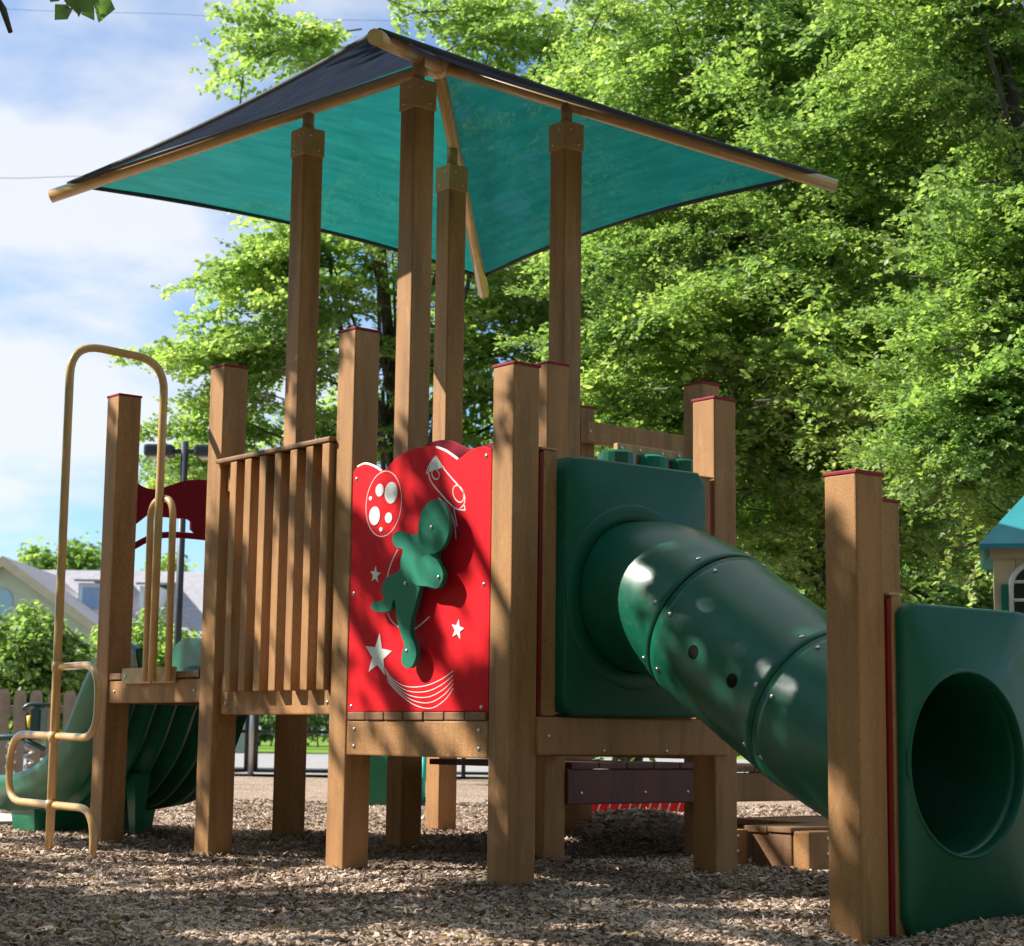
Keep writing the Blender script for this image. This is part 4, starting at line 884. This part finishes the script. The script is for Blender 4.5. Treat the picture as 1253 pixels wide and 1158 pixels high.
# double-headed area light
M['lamp_metal'] = simple('dark_pole_paint', (.035, .042, .06), .45)
M['lamp_light'] = simple('pale_lamp_housing', (.55, .56, .60), .5)
LD = 19.0
LP = empty('area_lamp', tuple(gnd(213, LD)), 'dark double-headed lamp pole seen through the climber opening', 'lamp'); lz = float(at(224, 545, LD)[2]); k = LD/FPX
tube('pole', [(0, 0, 0), (0, 0, lz+.1)], .038, 'lamp_metal', LP, 12); tube('pole_base', [(0, 0, 0), (0, 0, .3)], .10, 'concrete', LP, 16)
o = box('cross_arm', (-.2, -.025, lz-.03), (.2, .025, lz+.02), 'lamp_metal', LP); o.rotation_euler = (0, 0, rot)
for s in (-1, 1):
    o = box('lamp_head', (s*.36-.15, -.12, lz-.05), (s*.36+.15, .12, lz+.07), 'lamp_metal', LP, .03); o.location = tuple(ax_r*s*.26+Zv*(lz+.0)); o.rotation_euler = (0, 0, rot)
    o = box('lamp_lens', (s*.36-.10, -.08, lz-.07), (s*.36+.10, .08, lz-.045), 'lamp_light', LP, .01); o.location = tuple(ax_r*s*.26+Zv*(lz-.068)); o.rotation_euler = (0, 0, rot)

# gate and rail fence beyond the mulch
M['black_metal'] = simple('black_metal', (.02, .021, .023), .4); M['galv'] = simple('galvanised', (.55, .56, .57), .4, .1, 20, metal=.6)
GD = 26.0
GT = empty('metal_gate', tuple(gnd(308, GD)), 'black tubular double gate with a pale centre post by the driveway', 'gate'); 
def gp(a, z): p = ax_r*a; return (p[0], p[1], z)
def frame(a0_, a1_, name):
    for a in (a0_, a1_): tube('gate_stile', [gp(a, .06), gp(a, 1.2)], .028, 'black_metal', GT, 8)
    for z in (.08, .62, 1.2): tube('gate_rail', [gp(a0_, z), gp(a1_, z)], .024, 'black_metal', GT, 8)
    for j in range(1, 8):
        a = a0_+(a1_-a0_)*j/8; tube('gate_bar', [gp(a, .62), gp(a, 1.2)], .010, 'black_metal', GT, 6)
frame(-1.25, -.07, 0); frame(.07, 1.25, 0); tube('gate_post', [gp(0, -.1), gp(0, 1.3)], .045, 'galv', GT, 10)
tube('gate_latch', [gp(-.04, .45), gp(.13, .45)], .03, 'black_metal', GT, 8)
RF = empty('rail_fence', tuple(gnd(445, GD)), 'black metal rail fence running on from the gate', 'fence')
for a in (-.18, 1.4, 3.0, 4.6): tube('fence_post', [gp(a, -.1), gp(a, 1.25)], .03, 'black_metal', RF, 8)
for z in (.08, 1.2): tube('fence_rail', [gp(-.18, z), gp(4.6, z)], .022, 'black_metal', RF, 8)
for j in range(31): tube('fence_bar', [gp(-.05+j*.15, .62), gp(-.05+j*.15, 1.2)], .009, 'black_metal', RF, 6)
tube('fence_rail', [gp(-.18, .62), gp(4.6, .62)], .018, 'black_metal', RF, 8)

# ------------------------------------------------------------------ small play things behind
M['teal_paint'] = simple('teal_paint', (.012, .060, .065), .35, .1, 8); M['yellow'] = simple('yellow_plastic', (.80, .55, .02), .35, .08)
M['bright_teal'] = simple('bright_teal_plastic', (.02, .42, .33), .35, .1)
SD = 15.5
SW = empty('spring_seesaw', tuple(gnd(30, SD)), 'dark teal spring seesaw with yellow grip in front of the picket fence', 'seesaw'); sb = np.array(SW.location)
def sp_(px, py, off=0): q = at(px, py, SD)-sb; return tuple(q+ax_f*off)
tube('crossbar', [sp_(-60, 904), sp_(30, 902), sp_(62, 900)], .028, 'teal_paint', SW, 10)
tube('brace', [sp_(28, 904), sp_(56, 918)], .022, 'teal_paint', SW, 10)
tube('handlebar', fillet([sp_(28, 868), sp_(36, 862), sp_(64, 864)], .04), .02, 'teal_paint', SW, 10)
q0 = np.array(sp_(47, 866)); q1 = np.array(sp_(47, 902)); 
bm = bmesh.new(); bmesh.ops.create_cube(bm, size=1)
for v_ in bm.verts: v_.co = Vector(((q0+q1)/2+ax_r*v_.co.x*.085+ax_f*v_.co.y*.22+Zv*v_.co.z*float(q0[2]-q1[2])))
bmesh.ops.bevel(bm, geom=list(bm.edges), offset=.015, segments=2, affect='EDGES'); link('seat_back', bm_mesh('seat_back', bm), 'teal_paint', SW)
tube('grip', [sp_(37, 876), sp_(37.5, 890)], [.03, .026], 'yellow', SW, 12)
def spring(px):
    c = np.array(sp_(px, 908)); zb_ = c[2]; return [(c[0]+.034*math.cos(t), c[1]+.034*math.sin(t), zb_*(1-t/37.7)) for t in np.linspace(0, 37.7, 90)]
for px_ in (14, 36): tube('spring', spring(px_), .011, 'galv', SW, 6)
RD = 16.0
RK = empty('rocking_toy', tuple(gnd(462, RD)), 'green plastic rocking toy with teal seat seen under the red panel deck', 'toy'); rb = np.array(RK.location)
def rk(a, z, b=0): return tuple(ax_r*a+ax_f*b+Zv*z)
body = [(-.12, .10), (-.11, .40), (-.03, .46), (.06, .40), (.16, .30), (.19, .02), (.05, .0), (-.08, .02)]
vv = [rk(a, z, -.14) for a, z in body]; quad('body', [np.array(p) for p in vv], 'slide_green', RK, ax_f*.28)
tube('seat_pad', [rk(-.10, .47), rk(.10, .42)], .05, 'bright_teal', RK, 12); tube('handle_post', [rk(.40, .0), rk(.40, .22), rk(.405, .46)], [.02, .02, .035], 'bright_teal', RK, 10)
tube('rocker', [rk(-.16, .06), rk(0, .02), rk(.2, .02), rk(.45, .06)], .025, 'slide_green', RK, 8)
# wear slab at the slide exit
WS = box('wear_slab', (-.1, 5.35, -.02), (.75, 6.6, .035), 'concrete', None, .01); tag(WS, 'pale flat slab on the mulch at the end of the green slide', 'slab')

# playhouse on the right
M['cream'] = simple('cream_boards', (.62, .50, .33), .75, .1, 4); M['teal_roof'] = simple('teal_roof_sheet', (.03, .26, .30), .5, .12, 5); M['dark_window'] = simple('dark_interior', (.02, .018, .015), .7)
PD = 11.5
PH = empty('playhouse', tuple(gnd(1300, PD)), 'cream playhouse with teal roof and white arched window', 'playhouse'); pb = np.array(PH.location)
vf = at(1217, 900, PD)-CAM; vf[2] = 0; vf /= np.linalg.norm(vf); PF_, PR_ = vf, np.array([vf[1], -vf[0], 0])
def pa_(px): return float(np.dot(at(px, 750, PD)-pb, PR_))
def pz(py): return float(at(1230, py, PD)[2])
a0_, a1_ = pa_(1217), pa_(1217)+1.25; ze = pz(668)
def pq(a, b, z): return PR_*a+PF_*b+Zv*z
npl = 9
for i in range(npl):
    b_a = a0_+(a1_-a0_)*i/npl; b_b = a0_+(a1_-a0_)*(i+1)/npl-.006
    quad('wall_board', [pq(b_a, 0, 0), pq(b_b, 0, 0), pq(b_b, 0, ze), pq(b_a, 0, ze)], 'cream', PH, PF_*.03)
quad('side_wall', [pq(a0_, .032, 0), pq(a0_, 1.3, 0), pq(a0_, 1.3, ze), pq(a0_, .032, ze)], 'cream', PH, PR_*.03)
quad('back_wall', [pq(a0_+.032, 1.27, 0), pq(a1_, 1.27, 0), pq(a1_, 1.27, ze), pq(a0_+.032, 1.27, ze)], 'cream', PH, PF_*.03)
quad('side_wall', [pq(a1_, .032, 0), pq(a1_, 1.26, 0), pq(a1_, 1.26, ze), pq(a1_, .032, ze)], 'cream', PH, PR_*.03)
quad('eave_trim', [pq(a0_-.02, -.03, ze-.055), pq(a1_+.02, -.03, ze-.055), pq(a1_+.02, -.03, ze+.02), pq(a0_-.02, -.03, ze+.02)], 'trim', PH, PF_*.025)
ov = .085; ap = (a0_+a1_)/2
for s, (e0, e1) in ((0, ((-ov, -ov), (1, -ov))), (1, None)) if False else ():
    pass
cns = [pq(a0_-ov, -.10, ze), pq(a1_+ov, -.10, ze), pq(a1_+ov, 1.4, ze), pq(a0_-ov, 1.4, ze)]; ridge = [pq(a0_+.42, .65, ze+.62), pq(a1_-.42, .65, ze+.62)]
quad('roof_sheet', [cns[0], cns[1], ridge[1], ridge[0]], 'teal_roof', PH, Zv*.03); quad('roof_sheet', [cns[1], cns[2], ridge[1]], 'teal_roof', PH, Zv*.03)
quad('roof_sheet', [cns[2], cns[3], ridge[0], ridge[1]], 'teal_roof', PH, Zv*.03); quad('roof_sheet', [cns[3], cns[0], ridge[0]], 'teal_roof', PH, Zv*.03)
# arched window
wl_, wr = pa_(1238), pa_(1238)+.36; wb, wt = pz(775), pz(716); wc = (wl_+wr)/2; wr_ = (wr-wl_)/2
arch = [(wl_, wb), (wr, wb)]+[(wc+wr_*math.cos(a), wt+wr_*.9*math.sin(a)) for a in np.linspace(0, math.pi, 14)]
wo = quad('window_opening', [pq(a, -.012, z) for a, z in arch], 'dark_window', PH, PF_*.011)
tube('window_frame', [tuple(pq(a, -.02, z)) for a, z in arch+[arch[0]]], .018, 'white', wo, 6)
for a in np.linspace(wl_, wr, 4)[1:-1]: tube('muntin', [tuple(pq(a, -.02, wb)), tuple(pq(a, -.02, wt+wr_*.8))], .011, 'white', wo, 6)
for z in np.arange(wb+.1, wt+.05, .115): tube('muntin', [tuple(pq(wl_, -.022, z)), tuple(pq(wr, -.022, z))], .011, 'white', wo, 6)
quad('shutter', [pq(pa_(1226), -.03, wb-.02), pq(pa_(1234), -.03, wb-.02), pq(pa_(1234), -.03, wt+.02), pq(pa_(1226), -.03, wt+.02)], 'figure_green', PH, PF_*.025)

# overhead wires
M['wire'] = simple('wire', (.10, .105, .12), .6)
for i, (pts, dd, lb) in enumerate([([(-300, 214), (0, 218), (90, 216), (700, 196), (1300, 150)], 45, 'overhead wire meeting the left tip of the teal canopy'), ([(-300, -10), (0, 11), (200, 17), (440, 25), (1400, 30)], 60, 'upper faint overhead wire crossing the blue sky')]):
    o = tube('overhead_wire', spline([at(x, y, dd) for x, y in pts], 6), .007, 'wire', None, 5); tag(o, lb, 'wire')
